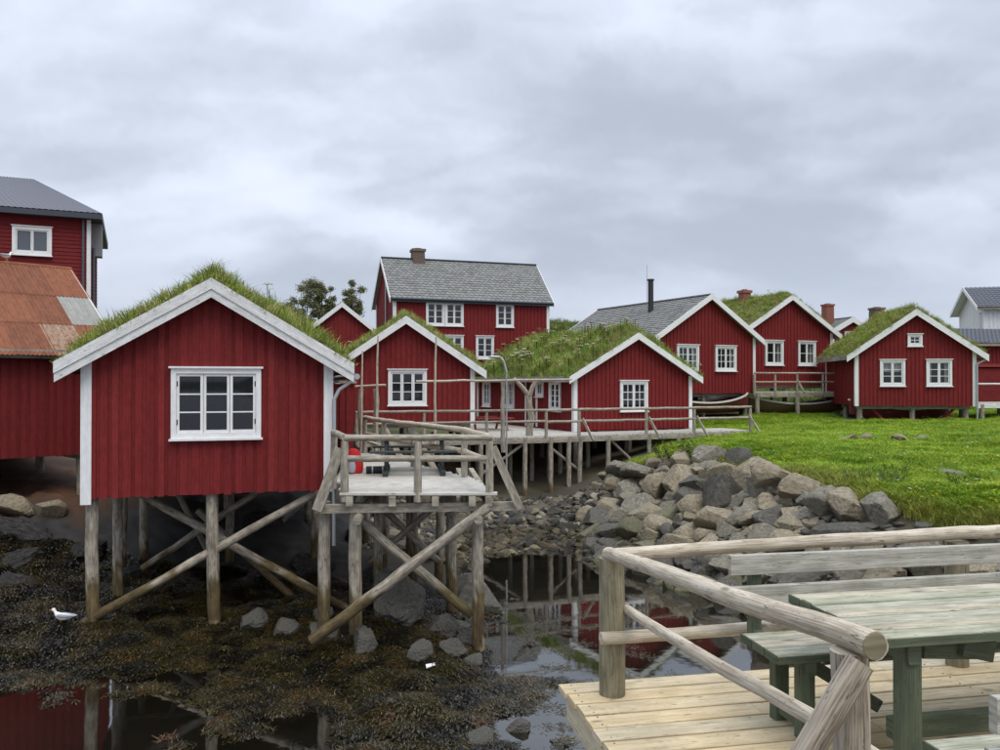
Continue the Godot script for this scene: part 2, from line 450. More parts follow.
# ---------------------------------------------------------------- terrain
# (x, distance, height over the water): a thin-plate surface runs through these
const CTRL := [
	[-8, 9, -0.5], [-4, 9, -0.45], [0, 8, -0.5], [3, 8, -0.9], [7, 6, -0.9], [12, 6, -0.7], [-14, 9, 0.1], [-5.5, 11.4, -0.42], [-7.5, 11.7, -0.38],
	[-2.6, 11.5, -0.12], [-1.2, 12, 0.10], [0.1, 11.6, 0.02], [-0.9, 10.4, 0.03], [0.2, 10.6, 0.0], [-3.8, 12.5, -0.08], [-2.2, 13.4, 0.14], [-0.3, 13.2, 0.02], [1.0, 12, -0.25], [1.0, 10.4, -0.4],
	[-6, 13, 0.0], [-7.6, 13.6, 0.16], [-9, 14, 0.42], [-10.4, 15, 0.8], [-12.4, 15, 1.0], [-10.5, 17, 1.12], [-11, 19.5, 1.6], [-14, 18, 1.8], [-14, 24, 2.2], [-9.2, 19, 1.35], [-8, 16.5, 0.6],
	[-5, 16, 0.25], [-3, 16, 0.16], [-5, 19, 0.6], [-5, 23, 1.3], [-4, 27, 1.9], [-9, 24, 2.0], [-1.3, 15.6, 0.12], [-0.6, 17, -0.15], [-2.4, 19, 0.3],
	[1, 14, -0.5], [2, 16, -0.55], [1.5, 19, -0.4], [0.4, 20.4, -0.2], [3.5, 15, -0.6], [5, 13, -0.6], [3.6, 18.2, -0.12],
	[2.7, 22.2, 0.0], [-0.3, 22.4, 0.0], [4.2, 17.6, 0.0], [5.6, 16.2, 0.0], [6.9, 13.6, -0.05], [10.5, 10.4, -0.05],
	[0, 25, 0.6], [2, 25.5, 0.7], [1, 28, 1.15], [-2, 25, 0.75], [0, 31, 1.6], [3, 31, 1.6], [3.4, 24.5, 0.75],
	[4.5, 25.4, 1.8], [5.9, 25, 2.15], [7.5, 18.9, 2.08], [7.7, 16.8, 1.98], [8.4, 15.3, 1.92], [9.7, 13.8, 1.9], [12.5, 12.0, 1.9], [6.3, 21.5, 1.75],
	[8.2, 22, 2.3], [10, 18, 2.15], [12, 16, 2.15], [8, 28, 2.5], [6.3, 30, 2.3], [12, 26, 2.6], [17, 24, 2.7], [14, 33, 2.75], [20, 33, 2.85], [10, 34, 2.6], [25, 35, 3.0], [20, 18, 2.5], [5, 36, 2.4], [28, 28, 3.0],
	[16, 42, 3.1], [0, 40, 2.5], [-8, 38, 2.7], [3, 44, 3.2], [-15, 35, 2.8], [-25, 30, 3.0], [-26, 18, 2.5], [30, 45, 3.5], [5, 72, 9.6], [-6, 76, 9.0], [14, 76, 8.6], [-30, 60, 4.5], [34, 62, 5.0], [3, 55, 4.6], [22, 58, 4.4], [-14, 56, 4.2]]
var tps_w := PackedFloat64Array()
const GX0 := -16.0
const GX1 := 27.0
const GD0 := 8.0
const GD1 := 46.0
const GS := 0.25
var gcache := PackedFloat32Array()
var gnx := 0
var gnd := 0
var bump_a := FastNoiseLite.new()
var bump_b := FastNoiseLite.new()
var tone_n := FastNoiseLite.new()

func kern(r2: float) -> float:
	return 0.0 if r2 < 1e-9 else r2 * log(r2) * 0.5

func solve_tps() -> void:
	var k := CTRL.size()
	var m := k + 3
	var a: Array = []
	for i in m:
		var row := PackedFloat64Array()
		row.resize(m + 1)
		a.append(row)
	for i in k:
		for j in k:
			var dx: float = CTRL[i][0] - CTRL[j][0]
			var dy: float = CTRL[i][1] - CTRL[j][1]
			a[i][j] = kern(dx * dx + dy * dy) + (0.6 if i == j else 0.0)
		a[i][k] = 1.0; a[i][k + 1] = CTRL[i][0]; a[i][k + 2] = CTRL[i][1]
		a[k][i] = 1.0; a[k + 1][i] = CTRL[i][0]; a[k + 2][i] = CTRL[i][1]
		a[i][m] = CTRL[i][2]
	for i in m:
		var p := i
		for j in range(i + 1, m):
			if absf(a[j][i]) > absf(a[p][i]): p = j
		var sw = a[i]; a[i] = a[p]; a[p] = sw
		for j in range(i + 1, m):
			var f: float = a[j][i] / a[i][i]
			if f == 0.0: continue
			for q in range(i, m + 1):
				a[j][q] -= f * a[i][q]
	tps_w.resize(m)
	for i in range(m - 1, -1, -1):
		var s: float = a[i][m]
		for j in range(i + 1, m):
			s -= a[i][j] * tps_w[j]
		tps_w[i] = s / a[i][i]

func tps(x: float, d: float) -> float:
	x = clampf(x, -40.0, 45.0)
	d = clampf(d, 5.0, 85.0)
	var k := CTRL.size()
	var s := tps_w[k] + tps_w[k + 1] * x + tps_w[k + 2] * d
	for i in k:
		var dx: float = CTRL[i][0] - x
		var dy: float = CTRL[i][1] - d
		s += tps_w[i] * kern(dx * dx + dy * dy)
	var rough := 1.0 - smoothstep(1.7, 2.1, s) * 0.6
	return maxf(s, -1.2) + (bump_a.get_noise_2d(x, d) * 0.16 + bump_b.get_noise_2d(x, d) * (0.17 if d < 23.0 and x < -0.5 else (0.13 if d < 18.0 and x < 3.0 else 0.07))) * rough

func build_cache() -> void:
	bump_a.seed = 5; bump_a.frequency = 0.35; bump_a.fractal_octaves = 3
	bump_b.seed = 6; bump_b.frequency = 1.6; bump_b.fractal_octaves = 3
	tone_n.seed = 9; tone_n.frequency = 0.45; tone_n.fractal_octaves = 4
	gnx = int((GX1 - GX0) / GS) + 1
	gnd = int((GD1 - GD0) / GS) + 1
	gcache.resize(gnx * gnd)
	for j in gnd:
		for i in gnx:
			gcache[j * gnx + i] = tps(GX0 + i * GS, GD0 + j * GS)

# height of the ground
func gy(x: float, d: float) -> float:
	if x <= GX0 or x >= GX1 - GS or d <= GD0 or d >= GD1 - GS:
		return tps(x, d)
	var fx := (x - GX0) / GS
	var fd := (d - GD0) / GS
	var i := int(fx)
	var j := int(fd)
	var k := j * gnx + i
	return lerpf(lerpf(gcache[k], gcache[k + 1], fx - i), lerpf(gcache[k + gnx], gcache[k + gnx + 1], fx - i), fd - j)

# the lip of the embankment: boulders on its left, lawn on its right
const CREST := [[9.0, 15.5], [12.0, 12.0], [13.8, 9.5], [15.5, 8.1], [17.0, 7.45], [19.0, 7.4], [21.0, 7.0], [24.0, 6.1], [25.6, 4.9], [26.4, 3.6], [30.0, 3.0]]
func crest_x(d: float) -> float:
	for i in CREST.size() - 1:
		if d < CREST[i + 1][0]:
			return lerpf(CREST[i][1], CREST[i + 1][1], clampf((d - CREST[i][0]) / (CREST[i + 1][0] - CREST[i][0]), 0, 1))
	return CREST[-1][1]

# no grass grows under the cabin floors
var footprints: Array = []
func under_floor(x: float, d: float) -> bool:
	if d > 50.0: return false
	for f in footprints:
		var p: Vector3 = f[3] * P(x, 0, d)
		if absf(p.x) < f[1] + 0.25 and p.z < 0.15 and p.z > -f[2] - 0.2: return true
	return false

# how much lawn grows here, 0..1
func lawn(x: float, d: float, y: float) -> float:
	var t := tone_n.get_noise_2d(x * 1.3, d * 1.3) * 0.25
	if under_floor(x, d): return 0.0
	if x > 3.0 and d < 33.0:
		var s := x - crest_x(d)
		return smoothstep(-0.15, 0.3, s + t * 1.6) if d < 27.0 else smoothstep(5.2, 6.0, x + t)
	return smoothstep(31.5, 34.0, d + t * 6.0) * smoothstep(1.6, 2.0, y)

func ground_tone(x: float, d: float, y: float) -> Color:
	var t := tone_n.get_noise_2d(x, d)
	var t2 := tone_n.get_noise_2d(x * 4.0 + 50.0, d * 4.0)
	var mud := Color(0.085, 0.07, 0.045).lerp(Color(0.045, 0.04, 0.028), clampf(0.5 + t * 1.2, 0, 1))
	var rock := Color(0.022, 0.021, 0.02).lerp(Color(0.05, 0.047, 0.042), clampf(0.5 + t2 * 1.3, 0, 1))
	var soil := Color(0.14, 0.065, 0.03).lerp(Color(0.07, 0.04, 0.022), clampf(0.5 + t * 1.4, 0, 1))
	var weed := Color(0.024, 0.018, 0.008).lerp(Color(0.009, 0.009, 0.006), clampf(0.5 + t2 * 1.2, 0, 1))
	var q := mud
	if d > 26.5 and x > -4.0: q = q.lerp(Color(0.062, 0.050, 0.028), smoothstep(26.5, 28.0, d + t * 2.0))  # brown mud, toned dark to stand in for shade under the boardwalk
	if x < -3.5 and d < 30.0:
		q = rock.lerp(soil, smoothstep(1.35, 1.6, y + t * 0.5))
	if d < 21.0:
		q = q.lerp(weed, 1.0 - smoothstep(0.25, 0.75, y + t2 * 0.3))
	else:
		q = q.lerp(Color(0.035, 0.034, 0.022), 1.0 - smoothstep(-0.1, 0.25, y + t2 * 0.15))
	if under_floor(x, d) and d > 29.0: q = Color(0.15, 0.12, 0.08).lerp(Color(0.10, 0.082, 0.055), clampf(0.5 + t2, 0, 1))
	var soil_green := Color(0.075, 0.105, 0.022).lerp(Color(0.12, 0.11, 0.045), clampf(0.5 + t2 * 1.2, 0, 1))
	return q.lerp(soil_green, lawn(x, d, y))

func build_ground() -> void:
	var xs: Array = []
	var ds: Array = []
	for q in [-900.0, -300.0, -120.0, -60.0, -40.0, -34.0, -30.0, -27.0, -24.0, -22.0, -20.0, -18.5, -17.0]: xs.append(q)
	for i in gnx: xs.append(GX0 + i * GS)
	for q in [28.0, 30.0, 33.0, 37.0, 41.0, 45.0, 60.0, 120.0, 300.0, 900.0]: xs.append(q)
	for q in [2.0, 4.0, 5.0, 6.0, 7.0]: ds.append(q)
	for j in gnd: ds.append(GD0 + j * GS)
	for q in [47.0, 48.5, 50.0, 52.0, 54.0, 56.0, 58.0, 60.0, 62.0, 64.0, 66.0, 68.0, 70.0, 72.0, 74.0, 76.0, 79.0, 82.0, 85.0, 120.0, 300.0, 900.0]: ds.append(q)
	var nx := xs.size()
	var nd := ds.size()
	var vs := PackedVector3Array()
	var cs := PackedColorArray()
	var us := PackedVector2Array()
	var ix := PackedInt32Array()
	for j in nd:
		for i in nx:
			var y := gy(xs[i], ds[j])
			if ds[j] < 4.5: y = minf(y, -0.9)
			vs.append(P(xs[i], y, ds[j]))
			us.append(Vector2(xs[i], ds[j]))
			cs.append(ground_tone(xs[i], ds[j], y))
	var ns := PackedVector3Array()
	for j in nd:
		for i in nx:
			var a := vs[j * nx + maxi(i - 1, 0)]
			var b := vs[j * nx + mini(i + 1, nx - 1)]
			var e := vs[maxi(j - 1, 0) * nx + i]
			var f := vs[mini(j + 1, nd - 1) * nx + i]
			ns.append((b - a).cross(f - e).normalized())
	for j in nd - 1:
		for i in nx - 1:
			var k := j * nx + i
			ix.append_array([k, k + nx, k + 1, k + 1, k + nx, k + nx + 1])
	var arr := []
	arr.resize(Mesh.ARRAY_MAX)
	arr[Mesh.ARRAY_VERTEX] = vs
	arr[Mesh.ARRAY_NORMAL] = ns
	arr[Mesh.ARRAY_TEX_UV] = us
	arr[Mesh.ARRAY_COLOR] = cs
	arr[Mesh.ARRAY_INDEX] = ix
	var m := ArrayMesh.new()
	m.add_surface_from_arrays(Mesh.PRIMITIVE_TRIANGLES, arr)
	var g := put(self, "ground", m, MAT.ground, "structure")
	tag(g, "rocky foreshore rising to a green lawn around the cabins", "ground")
	var w := mb()
	w.off = Vector2.ZERO
	var R := 1500.0
	w.quad(Vector3(-R, 0, R), Vector3(R, 0, R), Vector3(R, 0, -R * 0.6), Vector3(-R, 0, -R * 0.6), Vector2(-R, -R), Vector2(R, -R), Vector2(R, R * 0.6), Vector2(-R, R * 0.6))
	var wo := put(self, "water", w, MAT.water, "structure")
	tag(wo, "still dark shallow sea water mirroring the red cabins", "water")
	# low hills on the other side of the sound, behind the photographer: the windows mirror them
	var h := mb()
	var hn := noise(81, 0.004, 4)
	var prev: Array = []
	for i in 61:
		var an := lerpf(-1.25, 1.25, i / 60.0)
		var r := 640.0
		var top := 4.5 + maxf(0.0, hn.get_noise_1d(i * 26.0) + 0.15) * 34.0
		var dir := Vector3(sin(an), 0, cos(an))
		var row := [dir * r + Vector3(0, -2, 0), dir * (r + 60) + Vector3(0, top * 0.6, 0), dir * (r + 160) + Vector3(0, top, 0), dir * (r + 320) + Vector3(0, -2, 0)]
		if prev:
			for q in 3:
				h.quad(prev[q + 1], row[q + 1], row[q], prev[q])
		prev = row
	var ho := put(self, "hills", h, MAT.hill, "structure")
	tag(ho, "low dark hills across the sound mirrored in windows", "hills")

# ---------------------------------------------------------------- sky
func sky_panorama() -> ImageTexture:
	var w := 1536
	var h := 768
	var a := noise(101, 1.0, 6)
	a.fractal_gain = 0.54
	a.domain_warp_enabled = true
	a.domain_warp_amplitude = 0.35
	a.domain_warp_frequency = 0.8
	var b := noise(107, 0.42, 3)
	var buf := PackedFloat32Array()
	buf.resize(w * h * 3)
	for y in h:
		var el := (0.5 - (y + 0.5) / h) * PI
		var up := sin(el)
		var ce := cos(el)
		for x in w:
			var r := 0.20
			var g := 0.215
			var bl := 0.22
			if up > 0.0:
				var az := ((x + 0.5) / w - 0.5) * TAU
				var k := 1.0 / (up + 0.34)
				var px := sin(az) * ce * k * 1.15
				var pz := -cos(az) * ce * k * 1.15
				var s := a.get_noise_2d(px + 3.0, pz * 1.5) * 0.62 + b.get_noise_2d(px - 9.0, pz + 4.0) * 0.5
				s = clampf(0.52 + s * 1.2, 0.0, 1.0)
				s = s * s * (3.0 - 2.0 * s)
				var l := lerpf(0.53, 0.91, s)
				# cloud deck thins towards the zenith, as an even overcast does
				l *= 1.0 + 0.12 * up + 1.1 * smoothstep(0.3, 1.0, up)
				# distant haze at the skyline
				l = lerpf(0.645, l, smoothstep(0.0, 0.22, up))
				var t := lerpf(0.0, 1.0, s)
				r = l * lerpf(0.89, 0.92, t)
				g = l
				bl = l * lerpf(1.19, 1.165, t)
			var q := (y * w + x) * 3
			buf[q] = r; buf[q + 1] = g; buf[q + 2] = bl
	var im := Image.create_from_data(w, h, false, Image.FORMAT_RGBF, buf.to_byte_array())
	return ImageTexture.create_from_image(im)

func camera_and_light() -> void:
	var cam := Camera3D.new()
	cam.name = "camera"
	add_child(cam)
	cam.position = Vector3(0, WATER_EYE, 0)
	cam.rotation_degrees = Vector3(rad_to_deg(atan(7.0 / 822.0)), 0, 0)
	cam.fov = rad_to_deg(2.0 * atan(375.0 / 822.0))
	cam.far = 5000.0
	cam.near = 0.05
	cam.current = true
	var e := Environment.new()
	e.background_mode = Environment.BG_SKY
	var sk := Sky.new()
	var pm := PanoramaSkyMaterial.new()
	pm.panorama = sky_panorama()
	sk.sky_material = pm
	e.sky = sk
	e.tonemap_mode = Environment.TONE_MAPPER_LINEAR
	e.tonemap_exposure = 1.0
	e.sdfgi_enabled = true
	e.ssao_enabled = true
	e.ssil_enabled = true
	var we := WorldEnvironment.new()
	we.environment = e
	add_child(we)
	var sun := DirectionalLight3D.new()
	sun.name = "sun"
	sun.light_energy = 0.5
	sun.light_angular_distance = 35.0
	sun.light_color = Color(1.0, 0.955, 0.885)
	sun.shadow_enabled = true
	add_child(sun)
	sun.look_at_from_position(Vector3(3.5, 12, 6.5), Vector3.ZERO)

# ---------------------------------------------------------------- plants (shared tufts)
func tuft(seed: int, blades: int, height: float, spread: float, width: float, droop: float) -> ArrayMesh:
	var r := RandomNumberGenerator.new()
	r.seed = seed
	var m := MB.new()
	for i in blades:
		var an := r.randf() * TAU
		var at := Vector3(cos(an), 0, sin(an)) * spread * sqrt(r.randf())
		var an2 := r.randf() * TAU
		var dir := Vector3(cos(an2), 0, sin(an2))
		var side := dir.cross(Vector3.UP)
		var h := height * r.randf_range(0.5, 1.0)
		var lean := h * droop * r.randf_range(0.2, 1.0)
		var w := width * r.randf_range(0.7, 1.2)
		var p0 := at
		var p1 := at + Vector3(0, h * 0.6, 0) + dir * lean * 0.35
		var p2 := at + Vector3(0, h * r.randf_range(0.8, 1.0), 0) + dir * lean
		var k := r.randf_range(0.75, 1.2)
		m.col = Color(k, k, k)
		m.quad(p0 - side * w, p0 + side * w, p1 + side * w * 0.8, p1 - side * w * 0.8)
		m.tri(p1 - side * w * 0.8, p1 + side * w * 0.8, p2)
	return m.mesh()

func seaweed(seed: int) -> ArrayMesh:
	var r := RandomNumberGenerator.new()
	r.seed = seed
	var m := MB.new()
	for i in 44:
		var an := r.randf() * TAU
		var dir := Vector3(cos(an), 0, sin(an))
		var side := dir.cross(Vector3.UP)
		var p := Vector3(r.randf_range(-0.07, 0.07), r.randf_range(0.0, 0.03), r.randf_range(-0.07, 0.07))
		var k := r.randf_range(0.7, 1.2)
		m.col = Color(k, k * r.randf_range(0.9, 1.08), k)
		var w := r.randf_range(0.003, 0.0065)
		var step := r.randf_range(0.016, 0.032)
		var rise := r.randf_range(0.25, 0.9)
		for s in 3:
			var q := p + dir * step + Vector3(0, step * rise, 0) + side * r.randf_range(-0.015, 0.015)
			m.quad(p - side * w, p + side * w, q + side * w, q - side * w)
			rise -= r.randf_range(0.4, 0.8)
			p = q
	return m.mesh()

func umbel(seed: int) -> ArrayMesh:
	var r := RandomNumberGenerator.new()
	r.seed = seed
	var m := MB.new()
	m.col = Color(0.10, 0.15, 0.05)
	m.quad(Vector3(-0.006, 0, 0), Vector3(0.006, 0, 0), Vector3(0.006, 0.32, 0), Vector3(-0.006, 0.32, 0))
	m.quad(Vector3(0, 0, -0.006), Vector3(0, 0, 0.006), Vector3(0, 0.32, 0.006), Vector3(0, 0.32, -0.006))
	m.col = Color.WHITE
	for i in 16:
		var an := r.randf() * TAU
		var q := Vector3(cos(an), 0, sin(an)) * 0.06 * sqrt(r.randf()) + Vector3(0, 0.32 + r.randf() * 0.02, 0)
		m.quad(q + Vector3(-0.012, 0, -0.012), q + Vector3(-0.012, 0, 0.012), q + Vector3(0.012, 0.004, 0.012), q + Vector3(0.012, 0.004, -0.012))
	return m.mesh()

var tufts: Array = []
var blooms: ArrayMesh
var buds: ArrayMesh

func make_tufts() -> void:
	for i in 3:
		tufts.append(tuft(200 + i, 15, 0.28, 0.12, 0.005, 1.0))
	blooms = umbel(7)
	var m := MB.new()
	m.col = Color.WHITE
	for i in 5:
		var an := TAU * i / 5.0
		var q := Vector3(cos(an), 0, sin(an)) * 0.012 + Vector3(0, 0.2, 0)
		m.quad(q + Vector3(-0.012, 0, -0.012), q + Vector3(-0.012, 0.006, 0.012), q + Vector3(0.012, 0, 0.012), q + Vector3(0.012, 0.006, -0.012))
	buds = m.mesh()

# ---------------------------------------------------------------- windows
# a window as one part: casing; its sub-parts are sashes, panes, sill and head
func window(parent: Node3D, xf: Transform3D, ow: float, oh: float, sashes: int, rows: int, lights: int, cas := 0.09, curtain := 0, worn := false, hinges := false) -> Node3D:
	var wm: Material = MAT.white_worn if worn else MAT.white
	var pm := mb()
	var x := ow / 2.0
	var y := oh / 2.0
	pm.vbox(Vector3(-x, -y, -0.05), Vector3(-x + cas, y, 0.052))
	pm.vbox(Vector3(x - cas, -y, -0.05), Vector3(x, y, 0.052))
	pm.box(Vector3(-x + cas, y - cas, -0.05), Vector3(x - cas, y, 0.05))
	pm.box(Vector3(-x + cas, -y, -0.05), Vector3(x - cas, -y + cas, 0.05))
	var o := put(parent, "window", pm, wm)
	o.transform = xf
	var hd := mb()
	hd.box(Vector3(-x - 0.035, y + 0.001, -0.02), Vector3(x + 0.035, y + 0.035, 0.095))
	put(o, "head_board", hd, wm)
	var sl := mb()
	sl.box(Vector3(-x - 0.03, -y - 0.036, -0.02), Vector3(x + 0.03, -y - 0.001, 0.10))
	put(o, "sill", sl, wm)
	var inx := x - cas
	var iny := y - cas
	var sw := inx * 2.0 / sashes
	var fr := 0.045 if ow > 0.7 else 0.035
	for s in sashes:
		var x0 := -inx + sw * s + 0.004
		var x1 := -inx + sw * (s + 1) - 0.004
		var sm := mb()
		sm.vbox(Vector3(x0, -iny + 0.003, -0.03), Vector3(x0 + fr, iny - 0.003, 0.022))
		sm.vbox(Vector3(x1 - fr, -iny + 0.003, -0.03), Vector3(x1, iny - 0.003, 0.022))
		sm.box(Vector3(x0 + fr, iny - 0.003 - fr, -0.03), Vector3(x1 - fr, iny - 0.003, 0.020))
		sm.box(Vector3(x0 + fr, -iny + 0.003, -0.03), Vector3(x1 - fr, -iny + 0.003 + fr * 1.2, 0.020))
		var gx0 := x0 + fr
		var gx1 := x1 - fr
		var gy0 := -iny + fr * 1.2
		var gy1 := iny - fr
		var bw := 0.024
		for k in range(1, rows):
			var yy := lerpf(gy0, gy1, float(k) / rows)
			sm.box(Vector3(gx0, yy - bw / 2, -0.022), Vector3(gx1, yy + bw / 2, 0.016))
		for k in range(1, lights):
			var xx := lerpf(gx0, gx1, float(k) / lights)
			sm.vbox(Vector3(xx - bw / 2, gy0, -0.021), Vector3(xx + bw / 2, gy1, 0.015))
		put(o, "sash", sm, wm)
		for a in rows:
			for b in lights:
				var g := mb()
				var px0 := lerpf(gx0, gx1, float(b) / lights)
				var px1 := lerpf(gx0, gx1, float(b + 1) / lights)
				var py0 := lerpf(gy0, gy1, float(a) / rows)
				var py1 := lerpf(gy0, gy1, float(a + 1) / rows)
				var ti := rng.randf_range(-0.0015, 0.0015)
				g.quad(Vector3(px0, py0, -0.004 + ti), Vector3(px1, py0, -0.004 - ti), Vector3(px1, py1, -0.004 - ti), Vector3(px0, py1, -0.004 + ti))
				put(o, "pane", g, MAT.glass)
	if hinges:
		for sx in [-1, 1]:
			for sy in [-0.62, 0.66]:
				var hm := mb()
				hm.vbox(Vector3(sx * (inx - 0.012) - 0.011, sy * iny - 0.045, 0.024), Vector3(sx * (inx - 0.012) + 0.011, sy * iny + 0.045, 0.034))
				put(o, "hinge", hm, MAT.iron)
	if curtain > 0:
		for sx in [-1, 1]:
			var cm := mb()
			var wd := inx * (0.38 if curtain == 1 else 0.9)
			var k := 8
			for i in k:
				var f0 := float(i) / k
				var f1 := float(i + 1) / k
				var za := -0.12 - 0.02 * (i % 2)
				var zb := -0.12 - 0.02 * ((i + 1) % 2)
				var xa: float = sx * (inx - wd * f0)
				var xb: float = sx * (inx - wd * f1)
				var low := -iny if curtain == 1 else iny * 0.1
				cm.quad(Vector3(xa, low, za), Vector3(xb, low, zb), Vector3(xb, iny, zb), Vector3(xa, iny, za))
			put(o, "curtain", cm, MAT.curtain)
	return o

# ---------------------------------------------------------------- cladding
# vertical boards on a wall: local x along it, y up, z outwards; top(x) gives the height
func clad(parent: Node3D, xf: Transform3D, width: float, top: Callable, holes: Array, module: float, single: bool, mats: Array, back: bool = true) -> void:
	var all := mb()
	var count := int(ceil(width / module))
	var step := width / count
	var jit: Array = []
	for i in count + 2: jit.append(rng.randf_range(-0.13, 0.13) * step)
	for layer in 2:
		var z0 := 0.0 if layer == 0 else 0.018
		var z1 := 0.02 if layer == 0 else 0.044
		for i in count + (1 if layer == 0 else 0):
			var x0: float = i * step + (step * 0.17 + jit[i] * 0.5 if layer == 1 else -step * 0.5 + 0.001)
			var x1: float = i * step + (step * 0.83 + jit[i + 1] * 0.5 if layer == 1 else step * 0.5 - 0.001)
			x0 = maxf(x0, 0.0)
			x1 = minf(x1, width)
			if x1 - x0 < 0.01: continue
			var b := all
			var pick: Material = mats[rng.randi() % mats.size()]
			b.off = Vector2(rng.randf() * 9.0, rng.randf() * 9.0)
			var low := rng.randf_range(-0.018, 0.018) if layer == 1 else rng.randf_range(0.0, 0.03)
			var zz := rng.randf_range(-0.0025, 0.0025)
			var spans: Array = [[x0, x1, low, 99.0]]
			for h in holes:
				var nxt: Array = []
				for s in spans:
					if h[1] <= s[0] or h[0] >= s[1] or h[3] <= s[2] or h[2] >= s[3]:
						nxt.append(s)
						continue
					nxt.append([s[0], s[1], s[2], h[2]])
					nxt.append([s[0], s[1], h[3], s[3]])
					if h[0] - s[0] > 0.01: nxt.append([s[0], h[0], h[2], h[3]])
					if s[1] - h[1] > 0.01: nxt.append([h[1], s[1], h[2], h[3]])
				spans = nxt
			for s in spans:
				var xm := width / 2.0
				var pts: Array = [Vector2(s[0], s[2]), Vector2(s[1], s[2]), Vector2(s[1], minf(s[3], top.call(s[1])))]
				if s[0] < xm and s[1] > xm and top.call(xm) < s[3]:
					pts.append(Vector2(xm, top.call(xm)))
				pts.append(Vector2(s[0], minf(s[3], top.call(s[0]))))
				if pts[2].y - pts[0].y < 0.01: continue
				if single:
					b = mb()
				b.prism(pts, z0 + zz, z1 + zz, Vector2.UP)
				if single:
					var o := put(parent, "board", b, pick)
					o.transform = xf
	if not single:
		var o := put(parent, "cladding", all, mats[0], "stuff")
		o.transform = xf

func wall_frame(side: String, W: float, L: float) -> Transform3D:
	match side:
		"f": return Transform3D(Basis(), Vector3(-W / 2, 0, 0))
		"b": return Transform3D(Basis(Vector3.LEFT, Vector3.UP, Vector3.FORWARD), Vector3(W / 2, 0, -L))
		"r": return Transform3D(Basis(Vector3.FORWARD, Vector3.UP, Vector3.RIGHT), Vector3(W / 2, 0, 0))
		_: return Transform3D(Basis(Vector3.BACK, Vector3.UP, Vector3.LEFT), Vector3(-W / 2, 0, -L))

